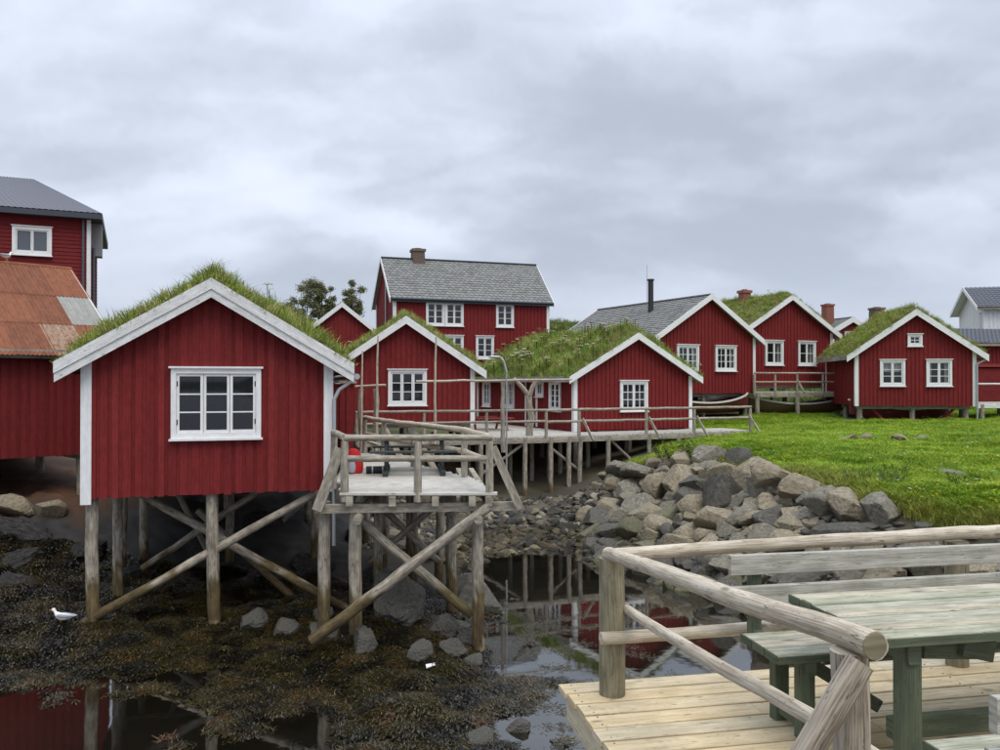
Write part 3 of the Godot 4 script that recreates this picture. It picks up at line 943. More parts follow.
# a gabled cabin. Local: origin at the middle of the front gable's foot, x to its right, z outwards.
# o: W L H slope oh of roof("turf","slate","tile","rust") single windows[[side,cx,bottom,ow,oh,sashes,rows,lights,curtain]]
func cabin(called: String, label: String, at: Vector3, turn: float, o: Dictionary) -> Node3D:
	var t := thing(called, label, o.get("category", "cabin"), at, turn, o.get("group", ""))
	var W: float = o.W
	var L: float = o.L
	var H: float = o.H
	footprints.append([t, W / 2, L])
	var sl: float = o.slope
	var oh: float = o.oh
	var of: float = o.of
	var red: Material = o.get("red", MAT.red)
	var holes := {"f": [], "b": [], "l": [], "r": []}
	for w in o.windows:
		var cas := 0.09
		var f := wall_frame(w[0], W, L)
		var cx: float = w[1]
		holes[w[0]].append([cx - w[3] / 2 + cas - 0.02, cx + w[3] / 2 - cas + 0.02, w[2] + cas - 0.02, w[2] + w[4] - cas + 0.02])
		var wf := f * Transform3D(Basis(), Vector3(cx, w[2] + w[4] / 2, 0.046))
		window(t, wf, w[3], w[4], w[5], w[6], w[7], cas, w[8], o.get("worn", false), o.get("hinges", false))
	var gable := func(x: float) -> float: return H + sl * (W / 2 - absf(x - W / 2))
	var flat := func(_x: float) -> float: return H + 0.01
	var mats: Array = o.get("reds", [red])
	var module: float = o.get("module", 0.19)
	for side in ["f", "b", "l", "r"]:
		var gb: bool = side == "f" or side == "b"
		clad(t, wall_frame(side, W, L), W if gb else L, gable if gb else flat, holes[side], module, o.get("single", "").contains(side), mats)
	# floor and frame below it
	var fl := mb()
	fl.box(Vector3(-W / 2 + 0.01, 0.03, -L + 0.01), Vector3(W / 2 - 0.01, 0.16, -0.01))
	put(t, "floor", fl, MAT.inner)
	# corner boards
	var cw: float = o.get("corner", 0.15)
	for sx in [-1, 1]:
		for sz in [0, 1]:
			var c := mb()
			var z: float = 0.046 if sz == 0 else -L - 0.046
			var zd: float = 0.024 if sz == 0 else -0.024
			var low: float = o.get("corner_low", -0.02) if sx < 0 else -0.02
			c.vbox(Vector3(minf(sx * (W / 2 + 0.07), sx * (W / 2 + 0.07 - cw)), low, minf(z, z + zd)), Vector3(maxf(sx * (W / 2 + 0.07), sx * (W / 2 + 0.07 - cw)), H + 0.02, maxf(z, z + zd)))
			var zz0: float = 0.046 if sz == 0 else -L - 0.046
			var zz1: float = zz0 - cw * 0.9 if sz == 0 else zz0 + cw * 0.9
			c.vbox(Vector3(minf(sx * (W / 2 + 0.046), sx * (W / 2 + 0.07)), low, minf(zz0, zz1)), Vector3(maxf(sx * (W / 2 + 0.046), sx * (W / 2 + 0.07)), H + 0.02, maxf(zz0, zz1)))
			put(t, "corner_board", c, o.get("trim", MAT.white))
	# roof deck
	var xe := W / 2 + oh
	var ya := H + sl * W / 2 + 0.03          # underside of the roof at the ridge
	var th := 0.09
	var rf := mb()
	for sx in [-1, 1]:
		var pts: Array = [Vector2(0, ya), Vector2(sx * xe, ya - sl * xe), Vector2(sx * xe, ya - sl * xe + th), Vector2(0, ya + th)]
		if sx < 0: pts.reverse()
		rf.prism(pts, -L - of, of, Vector2(0, 1))
	put(t, "roof", rf, o.get("deck", MAT.dark_wood))
	# barge boards
	var tv: float = o.get("barge", 0.30)
	for sx in [-1, 1]:
		for sz in [0, 1]:
			var top := ya + th + 0.06
			var z0: float = of if sz == 0 else -L - of - 0.03
			var bb := mb()
			var pts: Array = [Vector2(0, top), Vector2(0, top - tv), Vector2(sx * (xe + 0.03), top - sl * (xe + 0.03) - tv), Vector2(sx * (xe + 0.03), top - sl * (xe + 0.03))]
			if sx < 0: pts.reverse()
			bb.prism(pts, z0, z0 + 0.03, Vector2(1, -sl * sx).normalized())
			put(t, "barge_board", bb, o.get("barge_mat", MAT.white))
			if sz == 0 and o.get("double", true):
				var b2 := mb()
				var p2: Array = [Vector2(0, top + 0.012), Vector2(0, top - tv * 0.55), Vector2(sx * (xe + 0.035), top - sl * (xe + 0.035) - tv * 0.55), Vector2(sx * (xe + 0.035), top - sl * (xe + 0.035) + 0.012)]
				if sx < 0: p2.reverse()
				b2.prism(p2, z0 + 0.031, z0 + 0.056, Vector2(1, -sl * sx).normalized())
				put(t, "cover_board", b2, o.get("barge_mat", MAT.white))
	# eave boards
	for sx in [-1, 1]:
		var eb := mb()
		var ex: float = sx * (xe + 0.012)
		var ey := ya - sl * xe
		eb.box(Vector3(ex - 0.011, ey - 0.05, -L - of + 0.002), Vector3(ex + 0.011, ey + th + 0.07, of - 0.002))
		put(t, "eave_board", eb, o.get("eave_mat", MAT.dark_wood))
	# purlin ends under the front gable
	if o.get("purlins", false):
		for q in [[0.0, 0], [-1.12, 1], [1.12, 1]]:
			var pu := mb()
			var x: float = q[0]
			var y: float = H + sl * (W / 2 - absf(x)) - 0.05
			pu.trunk(Vector3(x, y, -0.3), Vector3(x, y, of - 0.02), 0.055, 0.055, 10)
			put(t, "purlin", pu, MAT.red)
	match o.roof:
		"turf": turf(t, o, xe, ya + th, of)
		"slate": slates(t, o, xe, ya + th, of)
		"tile": wavy(t, o, xe, ya + th, of, MAT.tile_dark, 0.25, 0.035)
	return t

func turf(t: Node3D, o: Dictionary, xe: float, yr: float, of: float) -> void:
	var L: float = o.L
	var sl: float = o.slope
	var n := noise(int(o.get("seed", 3)), 0.9, 3)
	var nx := 26
	var nz := int((L + 2 * of) / 0.35)
	var z0 := -L - of
	var z1 := of + 0.0
	var hf := func(x: float, z: float) -> float:
		var e := minf(minf(xe - absf(x), z - z0), z1 - z)
		var edge := smoothstep(-0.02, 0.28, e)
		return yr - sl * absf(x) + 0.035 * (1.0 - smoothstep(0.0, 0.3, absf(x))) + 0.04 + edge * (0.13 + 0.07 * n.get_noise_2d(x * 1.6, z * 1.6))
	var m := mb()
	var pos := func(i: int, j: int) -> Vector3:
		var x := lerpf(-xe + 0.005, xe - 0.005, float(i) / nx)
		var z := lerpf(z0 + 0.005, z1 - 0.005, float(j) / nz)
		return Vector3(x, hf.call(x, z), z)
	for j in nz:
		for i in nx:
			m.quad(pos.call(i, j + 1), pos.call(i + 1, j + 1), pos.call(i + 1, j), pos.call(i, j))
	# closing skirt
	for i in nx:
		for j in [0, nz]:
			var a: Vector3 = pos.call(i, j)
			var b: Vector3 = pos.call(i + 1, j)
			m.quad(a, b, Vector3(b.x, yr - sl * absf(b.x), b.z), Vector3(a.x, yr - sl * absf(a.x), a.z))
	for j in nz:
		for i in [0, nx]:
			var a: Vector3 = pos.call(i, j)
			var b: Vector3 = pos.call(i, j + 1)
			m.quad(a, b, Vector3(b.x, yr - sl * absf(b.x), b.z), Vector3(a.x, yr - sl * absf(a.x), a.z))
	put(t, "turf", m, MAT.turf)
	var dens: float = o.get("dens", 70.0)
	var tall: float = o.get("tall", 1.0)
	var area := 2.0 * xe * sqrt(1.0 + sl * sl) * (z1 - z0)
	var count := int(area * dens)
	var xf: Array = [[], [], []]
	var cs: Array = [[], [], []]
	var fx: Array = []
	var fc: Array = []
	var green: Color = o.get("green", Color(0.26, 0.34, 0.07))
	var dry: Color = o.get("dry", Color(0.46, 0.39, 0.18))
	for i in count:
		var x := rng.randf_range(-xe, xe)
		var z := rng.randf_range(z0, z1)
		var y: float = hf.call(x, z)
		var pn := n.get_noise_2d(x * 0.8 + 40.0, z * 0.8)
		var pm := n.get_noise_2d(x * 2.2 - 40.0, z * 2.2)
		var e := minf(xe - absf(x), minf(z - z0, z1 - z))
		var s := tall * (0.8 + 0.6 * pn + rng.randf_range(-0.3, 0.45)) * lerpf(0.55, 1.0, smoothstep(0.0, 0.45, e))
		s = maxf(s, 0.3)
		var b := Basis(Vector3.UP, rng.randf() * TAU).scaled(Vector3(1.0, s, 1.0) * rng.randf_range(0.85, 1.2))
		b = Basis(Vector3(0, 0, 1), -signf(x) * rng.randf_range(0.0, 0.45)) * b
		var q := green.lerp(dry, clampf(0.25 + pm * 1.3 + rng.randf_range(-0.25, 0.25), 0, 1))
		q = q * rng.randf_range(0.7, 1.25)
		var k := i % 3
		xf[k].append(Transform3D(b, Vector3(x, y - 0.01, z)))
		cs[k].append(q)
		if o.has("bloom") and pn > 0.12 and rng.randf() < o.bloom:
			fx.append(Transform3D(Basis(Vector3.UP, rng.randf() * TAU).scaled(Vector3.ONE * rng.randf_range(0.9, 1.7)), Vector3(x, y, z)))
			var kind := rng.randf()
			fc.append(Color(0.62, 0.60, 0.48) if kind < 0.75 else (Color(0.5, 0.42, 0.06) if kind < 0.85 else Color(0.30, 0.09, 0.11)))
	for k in 3:
		copies(t, "grass", tufts[k], MAT.grass, xf[k], cs[k])
	if fx:
		copies(t, "blossom", blooms, MAT.grass, fx, fc)

func slates(t: Node3D, o: Dictionary, xe: float, yr: float, of: float) -> void:
	var L: float = o.L
	var sl: float = o.slope
	var m := mb()
	var len := sqrt(1.0 + sl * sl)
	var run := (xe + 0.05) * len
	var ex := 0.20
	var wd := 0.26
	for sx in [-1, 1]:
		var down := Vector3(sx, -sl, 0) / len
		var up := Vector3(sx * sl, 1, 0) / len
		var rows := int(run / ex)
		for r in rows:
			var cols := int((L + 2 * of) / wd)
			for k in cols + 1:
				var z := -L - of + k * wd + (wd * 0.5 if r % 2 else 0.0)
				var a := maxf(z - wd / 2 + 0.004, -L - of)
				var b := minf(z + wd / 2 - 0.004, of)
				if b - a < 0.03: continue
				var s0 := r * ex - 0.02
				var s1 := (r + 1) * ex + 0.06 + rng.randf_range(-0.015, 0.015)
				var base := Vector3(0, yr, 0)
				var lift := 0.034 + rng.randf_range(0.0, 0.008)
				var t0 := base + down * maxf(s0, 0.0) + up * 0.006
				var t1 := base + down * (s1 - 0.055) + up * lift
				var t2 := base + down * s1 + up * (lift + 0.004)
				var c := rng.randf_range(0.72, 1.2)
				m.col = Color(c, c, c * rng.randf_range(0.95, 1.05))
				var zm := (a + b) / 2
				var A := Vector3(t0.x, t0.y, a); var B := Vector3(t0.x, t0.y, b)
				var C := Vector3(t1.x, t1.y, b); var D := Vector3(t1.x, t1.y, a)
				var E := Vector3(t2.x, t2.y, zm)
				if sx > 0:
					m.quad(B, A, D, C); m.tri(D, E, C)
					m.quad(D, D - up * 0.02, E - up * 0.02, E); m.quad(E, E - up * 0.02, C - up * 0.02, C)
				else:
					m.quad(A, B, C, D); m.tri(C, E, D)
					m.quad(E, E - up * 0.02, D - up * 0.02, D); m.quad(C, C - up * 0.02, E - up * 0.02, E)
	m.col = Color.WHITE
	put(t, "slates", m, MAT.slate, "stuff")
	var rd := mb()
	rd.bar(Vector3(0, yr + 0.035, -L - of), Vector3(0, yr + 0.035, of), 0.2, 0.05)
	put(t, "ridge_cap", rd, o.get("ridge_mat", MAT.slate))

# a waved sheet roof (pantiles or corrugated iron seen from far)
func wavy(t: Node3D, o: Dictionary, xe: float, yr: float, of: float, m: Material, pitch: float, amp: float) -> void:
	var L: float = o.L
	var sl: float = o.slope
	var len := sqrt(1.0 + sl * sl)
	for sx in [-1, 1]:
		var b := mb()
		var up := Vector3(sx * sl, 1, 0) / len
		var n := int((L + 2 * of) / pitch) * 6
		var courses := 10
		for r in courses:
			var f0 := float(r) / courses
			var f1 := float(r + 1) / courses
			for k in n:
				var za := -L - of + (L + 2 * of) * k / n
				var zb := -L - of + (L + 2 * of) * (k + 1) / n
				var ha := amp * (0.5 + 0.5 * sin(TAU * k / 6.0)) + 0.01
				var hb := amp * (0.5 + 0.5 * sin(TAU * (k + 1) / 6.0)) + 0.01
				var q0 := Vector3(sx * (xe + 0.06) * f0, yr - sl * (xe + 0.06) * f0, 0)
				var q1 := Vector3(sx * (xe + 0.06) * f1, yr - sl * (xe + 0.06) * f1, 0) + up * 0.018
				var A := q0 + up * ha; A.z = za
				var B := q0 + up * hb; B.z = zb
				var C := q1 + up * hb; C.z = zb
				var D := q1 + up * ha; D.z = za
				if sx > 0: b.quad(B, A, D, C)
				else: b.quad(A, B, C, D)
		put(t, "roof_tiles", b, m, "stuff")

# ---------------------------------------------------------------- timber in the tide
var tide_n := FastNoiseLite.new()
var tide_inv := Transform3D()

# growth on a pile by its height over the water: bare wood, brown and green slime, barnacles
func tide(p: Vector3) -> Color:
	var w := tide_inv * p
	var j := tide_n.get_noise_3d(w.x * 3.0, w.y * 1.3, w.z * 3.0)
	var y := w.y + j * 0.55
	var k := 1.0 + tide_n.get_noise_3d(w.x * 5.0, w.y * 4.0, w.z * 5.0) * 0.35
	var q := Color(0.95, 0.95, 0.95) * k
	if y < 1.05: q = Color(0.38, 0.32, 0.17) * k
	if y < 0.62: q = Color(0.27, 0.21, 0.11) * k
	if y < 0.30 and j > 0.02: q = Color(1.1, 0.95, 0.72)
	return q

func stake(parent: Node3D, called: String, a: Vector3, b: Vector3, r0: float, r1: float, material: Material = null, bend := 0.02) -> MeshInstance3D:
	var inv := parent.transform.affine_inverse()
	tide_inv = parent.transform
	var m := mb()
	var tidal := material == null
	m.trunk(inv * a, inv * b, r0, r1, 10, bend, rng.randi() % 9999, tide if tidal else null, 0.16 if tidal else 0.0)
	return put(parent, called, m, MAT.pile if tidal else material)

# upright from the ground to world height top
func pile(parent: Node3D, x: float, d: float, top: float, r: float, called := "pile") -> void:
	var g := gy(x, d)
	stake(parent, called, P(x + rng.randf_range(-0.04, 0.04), g - 0.35, d), P(x, top, d), r * 0.97, r * 0.91)

func beam(parent: Node3D, called: String, a: Vector3, b: Vector3, w: float, h: float, material: Material, ch := 0.006) -> MeshInstance3D:
	var inv := parent.transform.affine_inverse()
	var m := mb()
	m.bar(inv * a, inv * b, w, h, Vector3.UP, ch)
	return put(parent, called, m, material)

# point of a cabin in the world
func at_cabin(t: Node3D, x: float, y: float, z: float) -> Vector3:
	return t.transform * Vector3(x, y, z)

func cabin_piles(t: Node3D, xs: Array, zs: Array, r: float) -> void:
	for z in zs:
		for x in xs:
			var w := at_cabin(t, x, -0.13, z)
			var g := gy(w.x, -w.z)
			if w.y - g > 0.1:
				pile(t, w.x, -w.z, w.y, r)
		var m := mb()
		m.bar(Vector3(xs[0] - 0.15, -0.06, z), Vector3(xs[-1] + 0.15, -0.06, z), 0.16, 0.16)
		put(t, "beam", m, MAT.dark_wood)
	for x in xs:
		var m := mb()
		m.bar(Vector3(x, 0.0, zs[0] + 0.05), Vector3(x, 0.0, zs[-1] - 0.2), 0.12, 0.05)
		put(t, "sleeper", m, MAT.dark_wood)

# ---------------------------------------------------------------- buildings
func buildings() -> void:
	# the cabin on stilts in front
	var a := cabin("stilt_cabin", "big turf roofed red cabin with nine pane window standing on crossed poles over seaweed", P(-5.14, 2.5, 14.68), 16.0, {
		"W": 4.1, "L": 9.0, "H": 2.40, "slope": 0.60, "oh": 0.39, "of": 0.32, "roof": "turf", "single": "f", "reds": [MAT.red, MAT.red, MAT.red_b, MAT.red_c], "purlins": true, "barge": 0.33,
		"barge_mat": MAT.white_worn, "worn": false, "hinges": true, "corner": 0.17, "corner_low": -0.10, "seed": 11, "dens": 95.0, "tall": 1.05, "green": Color(0.25, 0.33, 0.065), "dry": Color(0.46, 0.39, 0.17), "bloom": 0.004,
		"windows": [["f", 2.13, 1.0, 1.52, 1.24, 3, 3, 1, 0], ["l", 4.0, 1.0, 1.0, 1.1, 2, 3, 1, 0]]})
	for w in [[-1.98, -0.16, 0.115], [0.0, -0.16, 0.12], [2.0, -0.16, 0.12], [-1.75, -1.3, 0.10], [-1.85, -2.6, 0.10], [-1.6, -3.6, 0.10], [0.2, -3.2, 0.1], [2.0, -3.0, 0.11], [-1.9, -6.0, 0.1], [0.0, -6.2, 0.1], [2.0, -6.0, 0.1], [-1.9, -8.8, 0.1], [0.0, -8.8, 0.1], [2.0, -8.8, 0.1]]:
		var q := at_cabin(a, w[0], -0.0, w[1])
		pile(a, q.x, -q.z, q.y + 0.02, w[2])
	for z in [-0.3, -3.1, -6.1, -8.7]:
		var m := mb()
		m.bar(Vector3(-2.06, 0.04, z), Vector3(2.06, 0.04, z), 0.14, 0.12)
		put(a, "beam", m, MAT.dark_wood)
	# crossed braces
	stake(a, "brace", P(-7.62, 0.10, 14.1), P(-3.45, 2.42, 15.35), 0.085, 0.075)
	stake(a, "brace", P(-6.75, 2.48, 15.25), P(-2.75, 0.12, 15.6), 0.075, 0.085)
	stake(a, "brace", P(-7.2, 0.75, 16.6), P(-4.6, 2.45, 16.2), 0.07, 0.07)
	stake(a, "brace", P(-6.1, 1.9, 16.6), P(-4.0, 0.15, 16.3), 0.07, 0.07)
	stake(a, "brace", P(-6.9, 2.45, 17.3), P(-6.2, 0.5, 17.9), 0.06, 0.06)
	stake(a, "brace", P(-5.8, 0.7, 20.6), P(-3.9, 2.45, 21.0), 0.07, 0.07)
	# rain pipe at the right hand corner
	var dp := mb()
	dp.trunk(Vector3(2.50, 2.06, 0.20), Vector3(2.22, 1.86, 0.16), 0.035, 0.035, 10)
	dp.trunk(Vector3(2.22, 1.86, 0.16), Vector3(2.13, 1.68, 0.16), 0.035, 0.035, 10)
	dp.trunk(Vector3(2.13, 1.68, 0.16), Vector3(2.13, -1.0, 0.16), 0.035, 0.035, 10)
	put(a, "rain_pipe", dp, MAT.zinc)
	var gu := mb()
	gu.trunk(Vector3(2.53, 2.10, 0.30), Vector3(2.53, 2.06, -9.3), 0.055, 0.055, 10)
	put(a, "gutter", gu, MAT.zinc)
	# lean-to annex on its right hand side, further back
	var ax := mb()
	ax.box(Vector3(2.1, 0.12, -8.6), Vector3(2.88, 1.95, -4.0))
	var axo := put(a, "annex", ax, MAT.red_b)
	var axf := mb()
	for i in 5:
		axf.vbox(Vector3(2.12 + i * 0.155, 0.12, -3.999), Vector3(2.12 + i * 0.155 + 0.105, 1.95, -3.972))
	for i in 24:
		axf.vbox(Vector3(2.881, 0.12, -4.12 - i * 0.19), Vector3(2.907, 1.95, -4.0 - i * 0.19))
	put(axo, "cladding", axf, MAT.red_b, "stuff")
	var axr := mb()
	axr.bar(Vector3(2.5, 2.0, -3.9), Vector3(2.5, 2.0, -8.7), 0.95, 0.06)
	put(axo, "annex_roof", axr, MAT.dark_wood)
	var sh := mb()
	sh.box(Vector3(2.2, 0.72, -3.97), Vector3(2.75, 0.80, -3.75))
	put(axo, "wall_shelf", sh, MAT.red_b)

	# cabin behind the fish rack
	var b := cabin("turf_cabin", "turf roofed red cabin behind tall thin fish rack poles", P(-3.09, 3.12, 27.0), 8.0, {
		"W": 4.4, "L": 7.0, "H": 1.86, "slope": 0.68, "oh": 0.4, "of": 0.3, "roof": "turf", "module": 0.17, "barge": 0.26, "double": false, "seed": 12, "dens": 60.0, "tall": 0.8, "bloom": 0.003,
		"windows": [["f", 2.25, 0.62, 1.26, 1.16, 3, 3, 1, 0]]})
	cabin_piles(b, [-2.0, 0.0, 2.0], [-0.3, -3.2, -6.6], 0.1)
	var bird := mb()
	bird.col = Color.WHITE

	# cabin with the flowering roof on the boardwalk
	var c := cabin("boardwalk_cabin", "red cabin with flowering turf roof and row of side windows on the boardwalk", P(4.9, 2.76, 30.05), 24.7, {
		"W": 5.0, "L": 8.55, "H": 1.95, "slope": 0.56, "oh": 0.35, "of": 0.3, "roof": "turf", "module": 0.18, "barge": 0.24, "double": false, "seed": 13, "dens": 75.0, "tall": 1.35, "bloom": 0.45, "green": Color(0.24, 0.36, 0.06),
		"windows": [["f", 2.45, 0.68, 1.2, 1.1, 2, 3, 2, 0], ["l", 8.55 - 1.34, 0.68, 0.85, 1.1, 2, 4, 1, 1], ["l", 8.55 - 2.55, 1.18, 0.6, 0.6, 1, 1, 2, 0], ["l", 8.55 - 5.33, 0.68, 1.05, 1.1, 2, 3, 2, 1], ["l", 8.55 - 7.55, 0.68, 0.8, 1.1, 2, 3, 1, 1]]})
	cabin_piles(c, [-2.3, 0.0, 2.3], [-0.3, -2.8, -5.5, -8.2], 0.1)
	var dr := mb()
	dr.vbox(Vector3(-2.5 - 0.075, 0.05, -3.65), Vector3(-2.5 - 0.046, 1.88, -2.85))
	var dro := put(c, "door", dr, MAT.red_b)
	for z in [-3.72, -2.79]:
		var df := mb()
		df.vbox(Vector3(-2.5 - 0.085, 0.02, z - 0.045), Vector3(-2.5 - 0.046, 1.92, z + 0.045))
		put(dro, "door_frame", df, MAT.white)
	var hd := mb()
	hd.trunk(Vector3(-2.5 - 0.12, 0.95, -3.5), Vector3(-2.5 - 0.075, 0.95, -3.5), 0.02, 0.02, 8)
	put(dro, "handle", hd, MAT.iron)

	# slate roofed cabin on tall posts
	var d := cabin("slate_cabin", "red cabin with grey slate roof and black stove pipe on posts above a rowing boat", P(9.34, 3.98, 37.0), 28.0, {
		"W": 5.6, "L": 8.2, "H": 2.56, "slope": 0.62, "oh": 0.4, "of": 0.3, "roof": "slate", "module": 0.2, "barge": 0.26, "double": false,
		"windows": [["f", 2.8 + 1.04, 1.02, 1.25, 1.14, 2, 3, 2, 1], ["f", 2.8 - 1.19, 1.02, 1.25, 1.14, 2, 3, 2, 1]]})
	cabin_piles(d, [-2.6, 0.0, 2.6], [-0.3, -4.0, -7.8], 0.11)
	var ch := mb()
	ch.trunk(Vector3(-0.9, 3.6, -2.9), Vector3(-0.9, 5.35, -2.9), 0.13, 0.13, 12)
	ch.trunk(Vector3(-0.9, 5.35, -2.9), Vector3(-0.9, 5.42, -2.9), 0.17, 0.17, 12)
	var cho := put(d, "stove_pipe", ch, MAT.black_metal)
	var an := mb()
	an.trunk(Vector3(-1.05, 3.6, -3.0), Vector3(-1.05, 6.1, -3.0), 0.012, 0.012, 6)
	put(cho, "rod", an, MAT.zinc)

	# two more turf cabins
	var e := cabin("turf_cabin", "turf roofed red cabin with railed platform between slate roofed cabin and the lawn cabin", P(14.04, 4.33, 40.0), 23.0, {
		"W": 5.4, "L": 8.0, "H": 2.60, "slope": 0.60, "oh": 0.4, "of": 0.3, "roof": "turf", "module": 0.2, "barge": 0.26, "double": false, "seed": 15, "dens": 55.0, "tall": 0.85, "dry": Color(0.36, 0.27, 0.12), "bloom": 0.01,
		"windows": [["f", 2.7 - 0.93, 0.98, 1.1, 1.18, 2, 2, 1, 1], ["f", 2.7 + 1.10, 0.98, 1.1, 1.18, 2, 2, 1, 1]]})
	cabin_piles(e, [-2.5, 0.0, 2.5], [-0.3, -4.0, -7.6], 0.11)
	chimney(e, Vector3(0.0, 3.9, -3.2), 0.45, 1.05, MAT.brick)
	var f := cabin("turf_cabin", "turf roofed red cabin with tiny attic window standing on short posts at the lawn", P(17.4, 3.5, 34.5), -9.0, {
		"W": 4.64, "L": 5.2, "H": 2.25, "slope": 0.70, "oh": 0.42, "of": 0.3, "roof": "turf", "module": 0.17, "barge": 0.27, "double": false, "seed": 16, "dens": 60.0, "tall": 0.85, "dry": Color(0.33, 0.27, 0.10),
		"windows": [["f", 2.32 - 0.89, 0.83, 1.0, 1.1, 2, 3, 1, 2], ["f", 2.32 + 0.94, 0.83, 1.0, 1.1, 2, 3, 1, 1], ["f", 2.32, 2.5, 0.58, 0.5, 1, 2, 2, 0]]})
	cabin_piles(f, [-2.1, 0.0, 2.1], [-0.3, -2.6, -4.8], 0.12)
	for q in [[-1.75, -0.02, -1.0, -0.75], [1.75, -0.02, 1.05, -0.7]]:
		var m := mb()
		m.bar(Vector3(q[0], q[1], -0.3), Vector3(q[2], q[3], -0.3), 0.1, 0.1)
		put(f, "brace", m, MAT.red_b)
	var fp := mb()
	fp.trunk(Vector3(2.75, 1.95, 0.2), Vector3(2.38, 1.75, 0.14), 0.04, 0.04, 8)
	fp.trunk(Vector3(2.38, 1.75, 0.14), Vector3(2.38, -0.6, 0.14), 0.04, 0.04, 8)
	put(f, "rain_pipe", fp, MAT.zinc)

	# the two storey house
	var g := cabin("slate_house", "two storey red house with large grey slate roof and one brick chimney", P(0, 0, 0), -71.1, {
		"W": 4.7, "L": 8.3, "H": 6.3, "slope": 0.93, "oh": 0.22, "of": 0.25, "roof": "slate", "module": 0.2, "barge": 0.24, "double": false, "category": "house", "eave_mat": plain(Color(0.045, 0.06, 0.075), 0.5), "ridge_mat": plain(Color(0.045, 0.06, 0.075), 0.5),
		"windows": [["r", 2.1, 4.92, 0.98, 1.22, 2, 3, 1, 0], ["r", 3.1, 4.92, 0.98, 1.22, 2, 3, 1, 0], ["r", 5.85, 4.92, 0.98, 1.22, 2, 3, 1, 0], ["r", 4.75, 3.25, 0.98, 1.18, 2, 3, 1, 0], ["r", 3.1, 3.25, 0.98, 1.18, 2, 3, 1, 0], ["r", 1.2, 0.9, 0.98, 1.18, 2, 3, 1, 0]]})
	# its front left corner stands at (-5.3, 41)
	g.position = P(-5.3, 2.45, 41.2) - g.basis * Vector3(2.35, 0, 0)
	chimney(g, Vector3(0.0, 8.0, -1.75), 0.62, 1.15, MAT.brick_dark)
	var gg := mb()
	gg.trunk(Vector3(2.67, 6.22, 0.2), Vector3(2.67, 6.22, -8.5), 0.06, 0.06, 8)
	put(g, "gutter", gg, plain(Color(0.045, 0.06, 0.075), 0.5))
	var gp := mb()
	gp.trunk(Vector3(2.42, 6.2, -0.35), Vector3(2.42, 0.3, -0.35), 0.045, 0.045, 8)
	put(g, "rain_pipe", gp, MAT.red_b)
	var gp2 := mb()
	gp2.trunk(Vector3(0.6, 7.6, 0.1), Vector3(0.6, 0.5, 0.1), 0.04, 0.04, 8)
	put(g, "pole", gp2, MAT.zinc)

	# gable between the trees and the two storey house
	cabin("shed", "narrow red shed with steep grey roof below the two small trees", P(-7.5, 2.6, 39.0), 12.0, {
		"W": 3.5, "L": 6.0, "H": 4.1, "slope": 0.80, "oh": 0.3, "of": 0.25, "roof": "slate", "module": 0.2, "barge": 0.24, "double": false, "category": "shed",
		"windows": [["f", 1.55, 1.9, 0.9, 1.2, 2, 3, 1, 0]]})
	# gable far behind with brick chimneys
	var s := cabin("back_house", "small red gable with white upper window between two brick chimneys", P(25.6, 4.2, 60.0), 14.0, {
		"W": 3.0, "L": 7.0, "H": 4.05, "slope": 0.55, "oh": 0.3, "of": 0.3, "roof": "slate", "module": 0.22, "barge": 0.4, "double": false, "category": "house",
		"windows": [["f", 1.9, 2.75, 1.9, 1.2, 3, 2, 1, 1]]})
	chimney(s, Vector3(-0.75, 4.4, -1.6), 0.62, 1.7, MAT.brick)
	chimney(s, Vector3(1.75, 2.4, 0.6), 0.75, 3.3, MAT.brick_dark)

	# white house and red store at the edge of the village
	var w := cabin("white_house", "white house with black tiled roof behind the red store", P(0, 0, 0), -105.0, {
		"W": 5.0, "L": 10.0, "H": 5.35, "slope": 0.5, "oh": 0.4, "of": 0.5, "roof": "tile", "red": MAT.white, "module": 0.22, "barge": 0.24, "double": false, "category": "house", "deck": MAT.white,
		"windows": [["f", 4.35, 3.6, 0.35, 1.4, 1, 1, 1, 0], ["r", 3.0, 3.4, 1.2, 1.2, 2, 2, 1, 0]]})
	w.position = P(28.5, 3.6, 48.3) - w.basis * Vector3(2.5, 0, 0)
	var st := cabin("red_store", "low red store with black tiled roof in front of the white house", P(0, 0, 0), -78.0, {
		"W": 5.0, "L": 9.0, "H": 3.35, "slope": 0.32, "oh": 0.35, "of": 0.3, "roof": "tile", "red": MAT.red_b, "module": 0.24, "barge": 0.2, "double": false, "category": "building", "barge_mat": MAT.red_b,
		"windows": []})
	st.position = P(23.2, 3.1, 41.5) - st.basis * Vector3(2.5, 0, 0)
	var lean := mb()
	lean.quad(Vector3(2.55, 2.35, 0.2), Vector3(3.6, 2.15, 0.2), Vector3(3.6, 2.15, -9.2), Vector3(2.55, 2.35, -9.2))
	lean.box(Vector3(2.6, 0.0, -9.0), Vector3(3.5, 2.1, 0.0))
	put(st, "lean_to", lean, MAT.red_b)
	rust_shed()
	tall_house()

